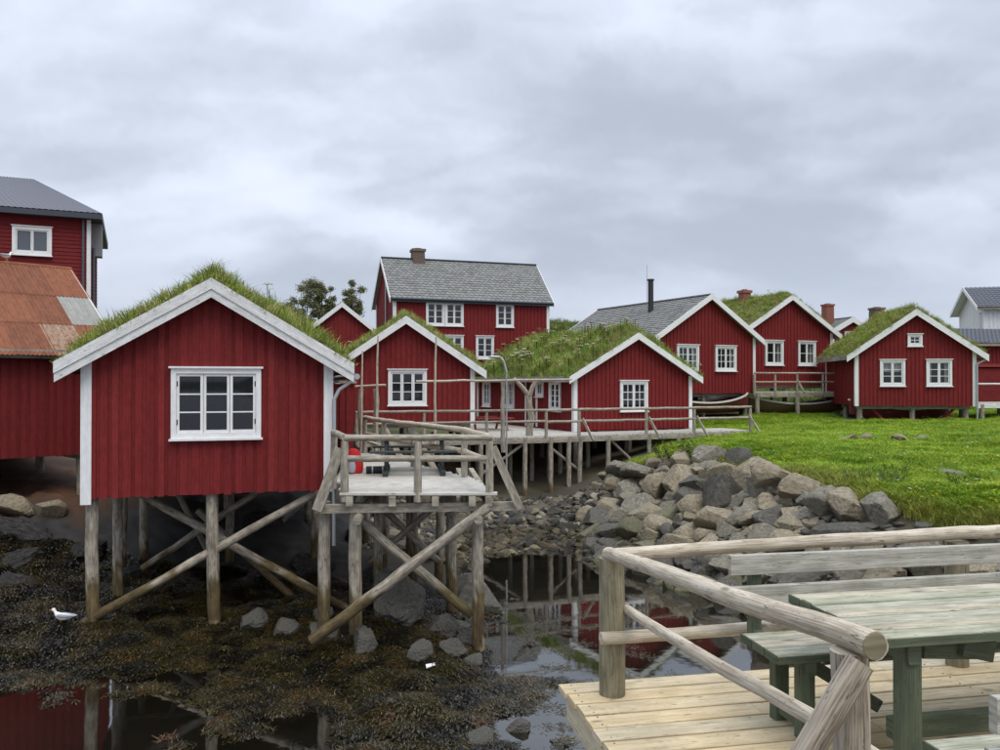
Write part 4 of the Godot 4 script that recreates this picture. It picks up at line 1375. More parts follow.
func chimney(t: Node3D, at: Vector3, w: float, h: float, m: Material) -> void:
	var b := mb()
	b.bar(at, at + Vector3(0, h - 0.14, 0), w, w, Vector3.BACK, 0.01)
	b.bar(at + Vector3(0, h - 0.14, 0), at + Vector3(0, h, 0), w + 0.12, w + 0.12, Vector3.BACK, 0.01)
	b.bar(at + Vector3(0, h, 0), at + Vector3(0, h + 0.06, 0), w * 0.5, w * 0.5, Vector3.BACK, 0.01)
	var o := put(t, "chimney", b, m)
	# brick courses stand a little proud
	var k := int((h - 0.2) / 0.15)
	for i in k:
		var c := mb()
		var y := at.y + i * 0.15 + 0.02
		var g := 0.006 if i % 2 else 0.011
		c.box(Vector3(at.x - w / 2 - g, y, at.z - w / 2 - g), Vector3(at.x + w / 2 + g, y + 0.062, at.z + w / 2 + g))
		c.box(Vector3(at.x - w / 2 - g * 0.6, y + 0.075, at.z - w / 2 - g * 0.6), Vector3(at.x + w / 2 + g * 0.6, y + 0.137, at.z + w / 2 + g * 0.6))
		put(o, "brick_course", c, m)

# the shed with the rusty corrugated roof
func rust_shed() -> void:
	var t := cabin("rusty_shed", "dark red shed on posts under rusty orange corrugated iron roof", P(0, 0, 0), -44.2, {
		"W": 7.0, "L": 9.0, "H": 2.55, "slope": 0.65, "oh": 0.3, "of": 0.25, "roof": "none", "red": MAT.red_b, "module": 0.2, "barge": 0.24, "double": false, "category": "shed", "corner": 0.1, "trim": MAT.red_b,
		"windows": []})
	var u := Vector3(0.697, 0, -0.717)
	t.position = P(-9.9, 2.72, 20.7) - u * 9.0 - t.basis * Vector3(3.5, 0, 0)
	cabin_piles(t, [-3.2, 0.0, 3.2], [-0.4, -3.0, -5.6, -8.5], 0.12)
	var W := 7.0
	var yr := 2.55 + 0.65 * W / 2 + 0.03 + 0.09
	var xe := W / 2 + 0.42
	var sl := 0.65
	var len := sqrt(1.0 + sl * sl)
	var up := Vector3(sl, 1, 0) / len
	var down := Vector3(1, -sl, 0) / len
	var run := xe * len
	for side in [1, -1]:
		var rows := [0.0, run * 0.36, run * 0.68, run]
		for r in 3:
			var cols := 12
			var wd := 9.56 / cols
			for k in cols:
				var m := mb()
				var za := 0.28 - k * wd + 0.03
				var zb := 0.28 - (k + 1) * wd - 0.03
				var n := 48
				var lift := 0.012 + 0.007 * (k % 2) + 0.012 * (2 - r)
				var s0: float = rows[r] - (0.08 if r > 0 else 0.0)
				var s1: float = rows[r + 1] + 0.03
				var skew := rng.randf_range(-0.008, 0.008)
				for i in n:
					var f0 := float(i) / n
					var f1 := float(i + 1) / n
					var h0 := 0.014 * sin(TAU * f0 * 9.0) + 0.016
					var h1 := 0.014 * sin(TAU * f1 * 9.0) + 0.016
					var p := func(s: float, h: float, z: float) -> Vector3:
						var q := Vector3(0, yr, 0) + down * s + up * (h + lift)
						return Vector3(q.x * side, q.y, z)
					var z0 := lerpf(za, zb, f0)
					var z1 := lerpf(za, zb, f1)
					var A: Vector3 = p.call(s0, h0, z0)
					var B: Vector3 = p.call(s0, h1, z1)
					var C: Vector3 = p.call(s1, h1, z1 + skew)
					var D: Vector3 = p.call(s1, h0, z0 + skew)
					var uA := m.off + Vector2(s0, -z0)
					var uB := m.off + Vector2(s0, -z1)
					var uC := m.off + Vector2(s1, -z1)
					var uD := m.off + Vector2(s1, -z0)
					if side > 0: m.quad(A, D, C, B, uA, uD, uC, uB)
					else: m.quad(A, B, C, D, uA, uB, uC, uD)
				var pick: Material = [MAT.rust, MAT.rust_b, MAT.rust, MAT.rust_b, MAT.rust][rng.randi() % 5]
				if side > 0 and k == cols - 1 and r == 1: pick = MAT.galvanised
				if side > 0 and k == cols - 1 and r == 2: pick = MAT.rust_b
				if side > 0 and k == cols - 2 and r == 2: pick = MAT.rust_pale
				if side > 0 and k == cols - 5 and r == 1: pick = MAT.rust_pale
				if side > 0 and k == cols - 7 and r == 0: pick = MAT.galvanised
				var o := put(t, "iron_sheet", m, pick)
				if pick == MAT.galvanised: o.set_meta("label", "grey zinc sheet not yet rusted")
	var rc := mb()
	rc.trunk(Vector3(0, yr + 0.03, 0.3), Vector3(0, yr + 0.03, -9.3), 0.07, 0.07, 10)
	put(t, "ridge_cap", rc, MAT.rust_b)
	gull(t.transform * Vector3(0, yr + 0.10, -7.65), 75.0, "white gull perched on the rusty roof ridge", 0.95)

# tall red house behind it with a hipped grey sheet roof
func tall_house() -> void:
	var t := thing("tall_house", "tall red house with grey hipped sheet roof behind the rusty roof", "house", P(0, 0, 0), 24.0)
	var W := 13.0
	var D := 7.0
	var H := 8.5
	# origin at the right front corner; the house reaches left and back
	t.position = P(-16.0, 2.5, 32.0)
	var b := mb()
	var rows := 58
	# weatherboards: each laps over the one below
	for r in rows:
		var y0 := H * r / rows
		var y1 := H * (r + 1) / rows + 0.012
		var f := [Vector3(-W, y0, 0.028), Vector3(0.028, y0, 0.028), Vector3(0.004, y1, 0.004), Vector3(-W, y1, 0.004)]
		b.off = Vector2(rng.randf() * 9, rng.randf() * 9)
		b.quad(f[0], f[1], f[2], f[3], b.off, b.off + Vector2(W, 0), b.off + Vector2(W, 0.15), b.off + Vector2(0, 0.15))
		b.quad(Vector3(-W, y0, 0.0), Vector3(0.0, y0, 0.0), f[1], f[0])
		b.quad(f[1], Vector3(0.028, y0, -D), Vector3(0.004, y1, -D), f[2], b.off, b.off + Vector2(D, 0), b.off + Vector2(D, 0.15), b.off + Vector2(0, 0.15))
	b.quad(Vector3(-W, 0, -D), Vector3(-W, 0, 0), Vector3(-W, H, 0), Vector3(-W, H, -D))
	b.quad(Vector3(0, 0, -D), Vector3(-W, 0, -D), Vector3(-W, H, -D), Vector3(0, H, -D))
	put(t, "weatherboards", b, MAT.red_b, "stuff")
	var wn := window(t, Transform3D(Basis(), Vector3(-1.95, 7.35, 0.05)), 1.32, 1.08, 2, 1, 1, 0.12, 1)
	wn.set_meta("label", "two light window with white curtains")
	var bk := mb()
	bk.quad(Vector3(-2.55, 6.85, 0.034), Vector3(-1.35, 6.85, 0.034), Vector3(-1.35, 7.85, 0.034), Vector3(-2.55, 7.85, 0.034))
	put(t, "blind", bk, plain(Color(0.20, 0.23, 0.27), 0.8))
	var c := mb()
	c.vbox(Vector3(-0.10, 0, 0.03), Vector3(0.05, H, 0.055))
	put(t, "corner_board", c, MAT.white)
	for q in [-0.22]:
		var p := mb()
		p.trunk(Vector3(q, H, 0.1), Vector3(q, 0, 0.1), 0.05, 0.05, 8)
		put(t, "rain_pipe", p, MAT.sheet_grey)
	var p2 := mb()
	p2.trunk(Vector3(0.12, H - 1.2, -0.5), Vector3(0.12, 0, -0.5), 0.05, 0.05, 8)
	put(t, "rain_pipe", p2, MAT.sheet_grey)
	# side bay under the eaves
	var bay := mb()
	bay.box(Vector3(0.03, H - 1.5, -1.2), Vector3(0.42, H - 0.02, -0.6))
	put(t, "eave_box", bay, plain(Color(0.24, 0.24, 0.25), 0.8))
	# roof
	var o := 0.45
	var Y := H + 0.02
	var rise := 1.95
	var A := Vector3(-W - o, Y, o)
	var B := Vector3(o, Y, o)
	var C := Vector3(o, Y, -D - o)
	var E := Vector3(-W - o, Y, -D - o)
	var R0 := Vector3(-W + 2.2, Y + rise, -D / 2)
	var R1 := Vector3(-2.3, Y + rise, -D / 2)
	var r := mb()
	var strip := func(p0: Vector3, p1: Vector3, q0: Vector3, q1: Vector3) -> void:
		var n := int((p1 - p0).length() / 0.1)
		var up := (p1 - p0).cross(q0 - p0).normalized()
		for i in n:
			var f0 := float(i) / n
			var f1 := float(i + 1) / n
			var h0 := 0.022 if i % 2 else 0.0
			var h1 := 0.0 if i % 2 else 0.022
			r.quad(p0.lerp(p1, f0) + up * h0, p0.lerp(p1, f1) + up * h1, q0.lerp(q1, f1) + up * h1, q0.lerp(q1, f0) + up * h0)
	strip.call(A, B, R0, R1)
	strip.call(B, C, R1, R1)
	strip.call(C, E, R1, R0)
	strip.call(E, A, R0, R0)
	put(t, "roof_sheets", r, MAT.sheet_grey, "stuff")
	var so := mb()
	so.box(Vector3(-W - o, H - 0.2, -D - o), Vector3(o, H, o))
	put(t, "eave_board", so, plain(Color(0.04, 0.044, 0.06), 0.6))

# ---------------------------------------------------------------- birds
func gull(at: Vector3, turn: float, label: String, s: float, lying := false) -> void:
	var t := thing("gull", label, "gull", at, turn)
	t.scale = Vector3.ONE * s
	# local +x is where the bird looks; y = 0 under its feet
	var spine := [[-0.23, 0.17, 0.012], [-0.15, 0.155, 0.035], [-0.06, 0.145, 0.062], [0.03, 0.145, 0.072], [0.10, 0.165, 0.062], [0.14, 0.20, 0.040], [0.155, 0.235, 0.034], [0.175, 0.26, 0.037], [0.205, 0.262, 0.028], [0.225, 0.257, 0.012]]
	var rings: Array = []
	for q in spine:
		var ring: Array = []
		for j in 12:
			var an := TAU * j / 12
			ring.append(Vector3(q[0], q[1] - (0.05 if lying else 0.0) + sin(an) * q[2] * 0.95, -cos(an) * q[2]))
		rings.append(ring)
	var m := mb()
	m.loft(rings)
	var y0 := -0.05 if lying else 0.0
	put(t, "body", m, MAT.bird_white)
	var bl := mb()
	bl.trunk(Vector3(0.22, 0.257 + y0, 0), Vector3(0.272, 0.245 + y0, 0), 0.009, 0.003, 8)
	put(t, "bill", bl, MAT.bill)
	for sz in [-1, 1]:
		var w := mb()
		var wr: Array = []
		for q in [[0.09, 0.165, 0.02, 0.05], [0.02, 0.17, 0.028, 0.066], [-0.08, 0.17, 0.024, 0.058], [-0.18, 0.175, 0.016, 0.035], [-0.27, 0.18, 0.004, 0.012]]:
			var ring: Array = []
			for j in 8:
				var an := TAU * j / 8
				ring.append(Vector3(q[0], q[1] + y0 + sin(an) * q[2] * 1.3, sz * q[3] - cos(an) * 0.016))
			wr.append(ring)
		w.loft(wr)
		put(t, "wing", w, MAT.bird_grey)
		var ey := mb()
		ey.trunk(Vector3(0.196, 0.270 + y0, sz * 0.024), Vector3(0.196, 0.270 + y0, sz * 0.031), 0.006, 0.004, 6)
		put(t, "eye", ey, MAT.bird_dark)
		if not lying:
			var lg := mb()
			lg.trunk(Vector3(0.02, 0.10, sz * 0.028), Vector3(0.025, 0.0, sz * 0.03), 0.007, 0.006, 6)
			lg.bar(Vector3(0.01, 0.004, sz * 0.03), Vector3(0.06, 0.004, sz * 0.03), 0.03, 0.008)
			put(t, "leg", lg, MAT.bill)

# ---------------------------------------------------------------- railings and boardwalks
# posts along a line of world points (feet), logs between them
func railing(t: Node3D, feet: Array, height: float, rails: Array, r: float, post_m: Material, rail_m: Material, square := false) -> void:
	for p in feet:
		if square:
			beam(t, "post", p - Vector3(0, 0.15, 0), p + Vector3(0, height - r, 0), r * 1.9, r * 1.9, post_m, 0.008)
		else:
			stake(t, "post", p - Vector3(0, 0.15, 0), p + Vector3(0, height - r, 0), r * 1.15, r * 1.05, post_m)
	for k in rails:
		for i in feet.size() - 1:
			var a: Vector3 = feet[i] + Vector3(0, height * k - (0.0 if k > 0.9 else 0.0), 0)
			var b: Vector3 = feet[i + 1] + Vector3(0, height * k, 0)
			stake(t, "rail", a, b + (b - a).normalized() * 0.04, r * 0.95, r * 0.85, rail_m, 0.015)

# a strip of planks: from a to b, reaching wide metres to the side s
func strip_deck(t: Node3D, a: Vector3, b: Vector3, s: Vector3, wide: float, plank: float, material: Material, single: bool) -> void:
	var len := (b - a).length()
	var dir := (b - a) / len
	var n := int(len / plank)
	var all := mb()
	for i in n:
		var m := mb() if single else all
		m.off = Vector2(rng.randf() * 9, rng.randf() * 9)
		var c := a + dir * ((i + 0.5) * len / n)
		var j := rng.randf_range(-0.03, 0.03)
		m.bar(c + s * j + Vector3(0, -0.022, 0), c + s * (wide + j) + Vector3(0, -0.022 + rng.randf_range(-0.003, 0.003), 0), len / n - 0.012, 0.04, Vector3.UP, 0.004 if single else 0.0)
		if single:
			put(t, "plank", m, material)
	if not single:
		put(t, "planks", all, material, "stuff")

func boardwalks() -> void:
	var Y := 2.74
	var t := thing("boardwalk", "long grey boardwalk on piles with log railing in front of the red cabins", "boardwalk")
	var A := P(1.49, Y, 26.6)
	var B := P(9.15, Y, 30.05)
	var u := Vector3(0.909, 0, -0.418)
	var v := Vector3(-0.418, 0, -0.909)
	strip_deck(t, A, B, v, 1.55, 0.15, MAT.deck_grey, false)
	beam(t, "edge_beam", A + Vector3(0, -0.13, 0), B + Vector3(0, -0.13, 0), 0.08, 0.16, MAT.grey_wood)
	beam(t, "edge_beam", A + v * 1.4 + Vector3(0, -0.13, 0), B + v * 1.4 + Vector3(0, -0.13, 0), 0.08, 0.16, MAT.grey_wood)
	# landing along the cabin's side
	var L0 := A + v * 1.6
	strip_deck(t, L0, L0 + v * 8.0, -u, 1.6, 0.15, MAT.deck_grey, false)
	strip_deck(t, L0 + v * 0.02 + u * 0.02, L0 + v * 8.0 + u * 0.02, u, 2.05, 0.15, MAT.deck_grey, false)
	# arm towards the fish rack
	var E := P(-4.3, Y, 24.75)
	var ea := (E - A).normalized()
	var es := Vector3(ea.z, 0, -ea.x)
	if es.z > 0: es = -es
	strip_deck(t, A + ea * 0.05, E, es, 1.7, 0.15, MAT.deck_grey, false)
	beam(t, "edge_beam", A + Vector3(0, -0.13, 0), E + Vector3(0, -0.13, 0), 0.08, 0.16, MAT.grey_wood)
	beam(t, "edge_beam", A + es * 1.6 + Vector3(0, -0.13, 0), E + es * 1.6 + Vector3(0, -0.13, 0), 0.08, 0.16, MAT.grey_wood)
	# railings
	var feet: Array = []
	for f in [0.0, 0.145, 0.46, 0.70, 1.0]: feet.append(A.lerp(B, f))
	railing(t, feet, 0.85, [1.0, 0.55], 0.05, MAT.grey_wood, MAT.grey_wood)
	var feet2: Array = []
	for f in [0.0, 0.33, 0.66, 1.0]: feet2.append(A.lerp(E, f))
	railing(t, feet2, 0.85, [1.0, 0.58], 0.045, MAT.grey_wood, MAT.grey_wood)
	# small raking struts outside the railing
	for f in [0.16, 0.47, 0.71, 0.99]:
		var p: Vector3 = A.lerp(B, f)
		beam(t, "strut", p + Vector3(0, 0.55, 0) - v * 0.03, p - v * 0.5 + u * 0.12 + Vector3(0, -0.15, 0), 0.05, 0.09, MAT.grey_wood)
	# piles
	for f in [0.02, 0.10, 0.15, 0.28, 0.47, 0.62, 0.71, 0.85, 0.985]:
		var p: Vector3 = A.lerp(B, f)
		pile(t, p.x, -p.z, Y - 0.05, 0.085)
		var q := p + v * 1.35
		pile(t, q.x, -q.z, Y - 0.2, 0.085)
	for f in [0.12, 0.36, 0.62, 0.92]:
		var p: Vector3 = A.lerp(E, f)
		pile(t, p.x, -p.z, Y - 0.05, 0.085)
		var q: Vector3 = p + es * 1.5
		pile(t, q.x, -q.z, Y - 0.2, 0.085)
	for k in 4:
		var q := L0 - u * 1.4 + v * (0.8 + k * 2.2)
		pile(t, q.x, -q.z, Y - 0.2, 0.085)
	for q in [[0.15, 0.02, 1.6, 2.4], [0.30, 0.46, 2.55, 1.35], [0.62, 0.47, 2.5, 1.5], [0.72, 0.9, 2.55, 2.0]]:
		var p0: Vector3 = A.lerp(B, q[0]); p0.y = q[2]
		var p1: Vector3 = A.lerp(B, q[1]); p1.y = q[3]
		stake(t, "brace", p0 + v * 0.12, p1 + v * 0.12, 0.05, 0.05)
	for q in [[0.12, 0.45, 2.5, 1.2], [0.85, 0.5, 2.5, 1.3]]:
		var p0: Vector3 = A.lerp(E, q[0]); p0.y = q[2]
		var p1: Vector3 = A.lerp(E, q[1]); p1.y = q[3]
		stake(t, "brace", p0 + es * 0.12, p1 + es * 0.12, 0.05, 0.05)

	# platform of the turf cabin on the slope
	var h := thing("railed_platform", "grey timber platform with railing on posts above an upturned white boat", "platform")
	var y2 := 4.05
	var a2 := P(11.75, y2, 38.0)
	var b2 := P(16.4, y2, 38.6)
	var s2 := P(0.0, 0, 1).normalized()
	strip_deck(h, a2, b2, s2, 2.1, 0.15, MAT.deck_grey, false)
	beam(h, "edge_beam", a2 + Vector3(0, -0.15, -0.02), b2 + Vector3(0, -0.15, -0.02), 0.08, 0.2, MAT.grey_wood)
	railing(h, [a2, a2.lerp(b2, 0.22), a2.lerp(b2, 0.45), a2.lerp(b2, 0.72), b2], 0.86, [1.0, 0.52], 0.05, MAT.grey_wood, MAT.grey_wood)
	for f in [0.03, 0.45, 0.97]:
		var p: Vector3 = a2.lerp(b2, f)
		pile(h, p.x, -p.z, y2 - 0.05, 0.11)
		pile(h, p.x, -p.z + 1.7, y2 - 0.05, 0.11)
	var p45: Vector3 = a2.lerp(b2, 0.45)
	beam(h, "strut", p45 + Vector3(0, 0.5, 0.05), p45 + Vector3(0.18, -0.05, 0.4), 0.05, 0.1, MAT.grey_wood)

	# small jetty at the right edge
	var j := thing("landing_stage", "short landing stage with pale railing beside the cabin with the attic window", "landing stage")
	var y3 := 3.62
	var a3 := P(19.95, y3, 34.4)
	var b3 := P(24.5, y3, 35.2)
	strip_deck(j, a3, b3, P(-0.15, 0, 0.98).normalized(), 1.8, 0.15, MAT.deck_grey, false)
	beam(j, "edge_beam", a3 + Vector3(0, -0.13, 0), b3 + Vector3(0, -0.13, 0), 0.08, 0.18, MAT.white_worn)
	railing(j, [a3, a3.lerp(b3, 0.25), a3.lerp(b3, 0.5), a3.lerp(b3, 0.75), b3], 0.8, [1.0], 0.045, MAT.grey_wood, MAT.white_worn, true)
	for f in [0.05, 0.45, 0.9]:
		var p: Vector3 = a3.lerp(b3, f)
		pile(j, p.x, -p.z, y3 - 0.05, 0.1)
		pile(j, p.x, -p.z + 1.5, y3 - 0.05, 0.1)

# the deck beside the front cabin
func side_deck() -> void:
	var t := thing("side_deck", "weathered grey timber deck with log railing beside the front stilt cabin", "deck")
	var Y := 2.69
	var FL := P(-2.62, Y, 13.4)
	var FR := P(-0.05, Y, 13.45)
	# planks across, shorter towards the back
	var n := 40
	for i in n:
		var d := 13.4 + (i + 0.5) * 0.19
		var f := (d - 13.4) / 7.6
		var xr := -0.05 - (0.22 * (d - 13.4)) if d < 15.6 else lerpf(-0.53, -3.3, (d - 15.6) / 5.4)
		var xl := -2.62 if d < 14.85 else -3.02 - 0.122 * (d - 14.9)
		if d > 14.0 and d < 14.85: xl = -2.75
		if xr - xl < 0.3: continue
		var m := mb()
		m.bar(P(xl + rng.randf_range(-0.01, 0.02), Y - 0.022 + rng.randf_range(-0.004, 0.004), d), P(xr + rng.randf_range(-0.04, 0.04), Y - 0.022 + rng.randf_range(-0.004, 0.004), d), 0.178, 0.042, Vector3.UP, 0.005)
		put(t, "plank", m, MAT.deck_grey)
	# joists and the long outrigger beams
	for x in [-2.45, -1.75, -1.05, -0.45, -0.18]:
		beam(t, "joist", P(x, Y - 0.13, 13.38), P(x - 0.45, Y - 0.13, 17.8), 0.11, 0.16, MAT.grey_wood)
	beam(t, "outrigger", P(-3.05, Y - 0.29, 13.62), P(0.35, Y - 0.24, 13.62), 0.09, 0.15, MAT.grey_wood)
	beam(t, "outrigger", P(-2.9, Y - 0.29, 15.9), P(-0.2, Y - 0.29, 15.9), 0.09, 0.15, MAT.grey_wood)
	beam(t, "strut", P(-2.62, Y + 0.72, 13.5), P(-3.0, Y - 0.30, 13.5), 0.05, 0.17, MAT.grey_wood)
	beam(t, "strut", P(-0.12, Y + 0.75, 13.5), P(0.33, Y - 0.27, 13.5), 0.05, 0.13, MAT.grey_wood)
	# piles
	for q in [[-2.42, 13.7, 0.115], [-0.38, 13.75, 0.11], [-2.95, 13.85, 0.11], [-2.35, 16.0, 0.10], [-1.9, 17.6, 0.11], [-1.75, 16.9, 0.09], [-1.25, 17.3, 0.10], [-0.95, 15.9, 0.115], [-2.6, 18.8, 0.1], [-3.3, 20.3, 0.1]]:
		pile(t, q[0], q[1], Y - 0.20, q[2])
	# crossed logs
	stake(t, "brace", P(-0.18, Y - 0.22, 13.42), P(-3.0, 0.38, 13.1), 0.085, 0.095)
	stake(t, "brace", P(-2.5, Y - 0.42, 13.9), P(-0.48, 0.55, 13.95), 0.08, 0.085)
	stake(t, "brace", P(-2.7, Y - 0.3, 16.2), P(-1.2, 0.9, 16.4), 0.07, 0.07)
	stake(t, "brace", P(-0.9, Y - 0.3, 16.2), P(-2.6, 0.9, 16.4), 0.07, 0.07)
	# ends of the cross logs under the deck
	for q in [[-2.30, 13.3], [-0.35, 13.3]]:
		stake(t, "cross_log", P(q[0], Y - 0.42, q[1]), P(q[0] - 0.4, Y - 0.42, 17.6), 0.075, 0.075, MAT.grey_wood)
	# railing: front, left return, long right side
	var h := 0.90
	var fl := P(-2.54, Y, 13.48)
	var fm := P(-1.34, Y, 13.46)
	var fr := P(-0.17, Y, 13.48)
	railing(t, [fl, fm, fr], h, [1.0, 0.62], 0.06, MAT.grey_wood, MAT.grey_wood)
	var bl := P(-2.98, Y, 14.75)
	stake(t, "post", bl - Vector3(0, 0.1, 0), bl + Vector3(0, h, 0), 0.06, 0.06, MAT.grey_wood)
	stake(t, "rail", bl + Vector3(0, h, 0), fl + Vector3(0, h, 0), 0.06, 0.06, MAT.grey_wood)
	var side: Array = [fr, P(-0.68, Y, 15.65), P(-1.85, Y, 17.6), P(-2.75, Y, 19.4), P(-3.45, Y, 21.0)]
	for p in side.slice(1):
		stake(t, "post", p - Vector3(0, 0.6, 0), p + Vector3(0, h, 0), 0.065, 0.06, MAT.grey_wood)
	for k in [1.0, 0.55]:
		for i in side.size() - 1:
			stake(t, "rail", side[i] + Vector3(0, h * k, 0), side[i + 1] + Vector3(0, h * k, 0), 0.058, 0.055, MAT.rail_log)
	for i in [2, 3]:
		var p: Vector3 = side[i]
		beam(t, "strut", p + Vector3(0.03, 0.7, 0), p + Vector3(0.5, -0.2, -0.2), 0.05, 0.13, MAT.rail_log)
	# dark picnic table with trestles
	var pt := thing("picnic_table", "dark green picnic table with trestle legs on the grey side deck", "picnic table", P(-1.72, Y, 16.5), 6.0)
	for i in 4:
		var m := mb()
		m.bar(Vector3(-0.85, 0.72, -0.3 + i * 0.2), Vector3(0.85, 0.72, -0.3 + i * 0.2), 0.185, 0.04, Vector3.UP, 0.006)
		put(pt, "table_board", m, MAT.table_dark)
	for sx in [-0.55, 0.55]:
		for sz in [-0.2, 0.2]:
			var m := mb()
			m.bar(Vector3(sx, 0.05, sz * 1.9), Vector3(sx, 0.70, sz), 0.11, 0.07, Vector3.RIGHT, 0.006)
			put(pt, "leg", m, MAT.table_dark)
		var ft := mb()
		ft.bar(Vector3(sx, 0.045, -0.8), Vector3(sx, 0.045, 0.8), 0.1, 0.09, Vector3.UP, 0.008)
		put(pt, "foot", ft, MAT.table_dark)
		var cr := mb()
		cr.bar(Vector3(sx + 0.09, 0.40, -0.75), Vector3(sx + 0.09, 0.40, 0.75), 0.05, 0.09, Vector3.UP, 0.006)
		put(pt, "cross_piece", cr, MAT.table_dark)
	for sz in [-0.68, 0.68]:
		var m := mb()
		m.bar(Vector3(-0.85, 0.465, sz), Vector3(0.85, 0.465, sz), 0.24, 0.04, Vector3.UP, 0.006)
		put(pt, "bench_board", m, MAT.table_dark)
	# rucksack leaning at the end of the table
	var rk := thing("rucksack", "red and grey rucksack standing on the side deck by the cabin wall", "rucksack", P(-2.86, Y, 16.3), 15.0)
	rk.scale = Vector3.ONE * 0.85
	var body := mb()
	var rings: Array = []
	for q in [[0.0, 0.13, 0.09, 0.0], [0.04, 0.17, 0.125, 0.0], [0.2, 0.18, 0.14, 0.0], [0.36, 0.17, 0.125, -0.01], [0.46, 0.14, 0.10, -0.03], [0.54, 0.12, 0.09, -0.05], [0.58, 0.06, 0.04, -0.06]]:
		var ring: Array = []
		for j in 16:
			var an2 := TAU * j / 16
			var cx := signf(cos(an2)) * pow(absf(cos(an2)), 0.6)
			var cz := signf(sin(an2)) * pow(absf(sin(an2)), 0.6)
			ring.append(Vector3(cx * q[1] + q[3], q[0] + 0.22 * 0.0, -cz * q[2]))
		rings.append(ring)
	body.loft(rings)
	put(rk, "bag", body, MAT.cloth_red)
	var pk := mb()
	var pr: Array = []
	for q in [[0.03, 0.06], [0.08, 0.09], [0.2, 0.095], [0.3, 0.06]]:
		var ring: Array = []
		for j in 10:
			var an3 := TAU * j / 10
			ring.append(Vector3(-0.10 + cos(an3) * q[1], q[0], 0.13 - sin(an3) * q[1] * 0.6))
		pr.append(ring)
	pk.loft(pr)
	put(rk, "pocket", pk, MAT.cloth_grey)
	for sx in [-0.07, 0.07]:
		var sp := mb()
		sp.trunk(Vector3(sx, 0.50, -0.09), Vector3(sx * 1.3, 0.38, -0.17), 0.016, 0.016, 6)
		sp.trunk(Vector3(sx * 1.3, 0.38, -0.17), Vector3(sx * 1.2, 0.1, -0.13), 0.016, 0.014, 6)
		put(rk, "strap", sp, MAT.cloth_black)
	var sl := thing("sleeping_mat", "rolled black mat lying beside the red rucksack", "mat", P(-2.42, Y, 16.25), 10.0)
	var sm := mb()
	sm.trunk(Vector3(-0.22, 0.075, 0), Vector3(0.22, 0.075, 0), 0.075, 0.075, 14)
	put(sl, "roll", sm, MAT.cloth_black)
	for x in [-0.1, 0.1]:
		var bd := mb()
		bd.trunk(Vector3(x - 0.012, 0.075, 0), Vector3(x + 0.012, 0.075, 0), 0.078, 0.078, 14)
		put(sl, "band", bd, MAT.cloth_grey)

	# fish rack: tall poles lashed to thick posts
	var fk := thing("fish_rack", "rack of tall thin poles lashed to thick grey posts before the turf cabin", "fish rack")
	for q in [[-3.78, 22.4, 5.35, 0.028], [-3.33, 22.2, 5.75, 0.032], [-1.80, 22.8, 5.75, 0.035]]:
		stake(fk, "pole", P(q[0], Y - 0.1, q[1]), P(q[0] + 0.02, q[2], q[1]), q[3] * 1.3, q[3] * 0.7, MAT.rail_log, 0.03)
	for q in [[-3.80, 22.5], [-3.38, 22.35]]:
		stake(fk, "post", P(q[0] + 0.05, gy(q[0], q[1]) - 0.3, q[1]), P(q[0], 4.32, q[1]), 0.095, 0.07, MAT.grey_wood, 0.08)
	stake(fk, "rail", P(-3.95, 4.38, 22.5), P(-3.1, 4.42, 22.3), 0.035, 0.03, MAT.rail_log, 0.02)
	stake(fk, "rail", P(-3.8, 2.95, 22.3), P(-2.6, 2.75, 20.9), 0.04, 0.035, MAT.rail_log, 0.02)
	stake(fk, "long_pole", P(-2.5, 4.52, 24.5), P(2.3, 4.58, 26.3), 0.04, 0.03, MAT.rail_log, 0.03)
	stake(fk, "post", P(0.10, 2.3, 25.75), P(0.08, 4.55, 25.75), 0.08, 0.06, MAT.grey_wood, 0.05)
	# forked trunk
	var fx := stake(fk, "forked_post", P(0.98, Y - 0.1, 27.0), P(0.97, 4.15, 27.0), 0.13, 0.10, MAT.grey_wood, 0.10)
	stake(fk, "fork", P(0.97, 4.05, 27.0), P(0.45, 4.62, 26.9), 0.085, 0.06, MAT.grey_wood, 0.08)
	stake(fk, "fork", P(0.97, 4.05, 27.0), P(1.22, 4.62, 27.0), 0.08, 0.055, MAT.grey_wood, 0.08)

	# lamp post on the boardwalk edge
	var lp := thing("lamp_post", "thin galvanised lamp post with bent arm beside the boardwalk", "lamp post", P(0.2, 1.55, 25.25))
	var base := -1.55
	var pm := mb()
	pm.trunk(Vector3(0, 0, 0), Vector3(0, base + 4.85, 0), 0.03, 0.026, 10)
	put(lp, "pole", pm, MAT.zinc)
	var am := mb()
	am.trunk(Vector3(0, base + 4.80, 0), Vector3(-0.09, base + 5.15, 0), 0.038, 0.034, 10)
	am.trunk(Vector3(-0.09, base + 5.15, 0), Vector3(-0.2, base + 5.26, 0), 0.034, 0.03, 10)
	put(lp, "arm", am, MAT.zinc)
	var lm := mb()
	var lr: Array = []
	for q in [[0.0, 0.03], [0.06, 0.06], [0.2, 0.075], [0.34, 0.05], [0.38, 0.01]]:
		var ring: Array = []
		for j in 10:
			var an4 := TAU * j / 10
			ring.append(Vector3(-0.18 - q[0], base + 5.27 + sin(an4) * q[1] * 0.6, cos(an4) * q[1]))
		lr.append(ring)
	lm.loft(lr)
	put(lp, "lamp_head", lm, MAT.zinc)

	# red picnic table on the landing
	var rp := thing("picnic_table", "red painted picnic table on the boardwalk beside the flowering turf roof cabin", "picnic table", P(-0.5, 2.74, 30.2), 20.0)
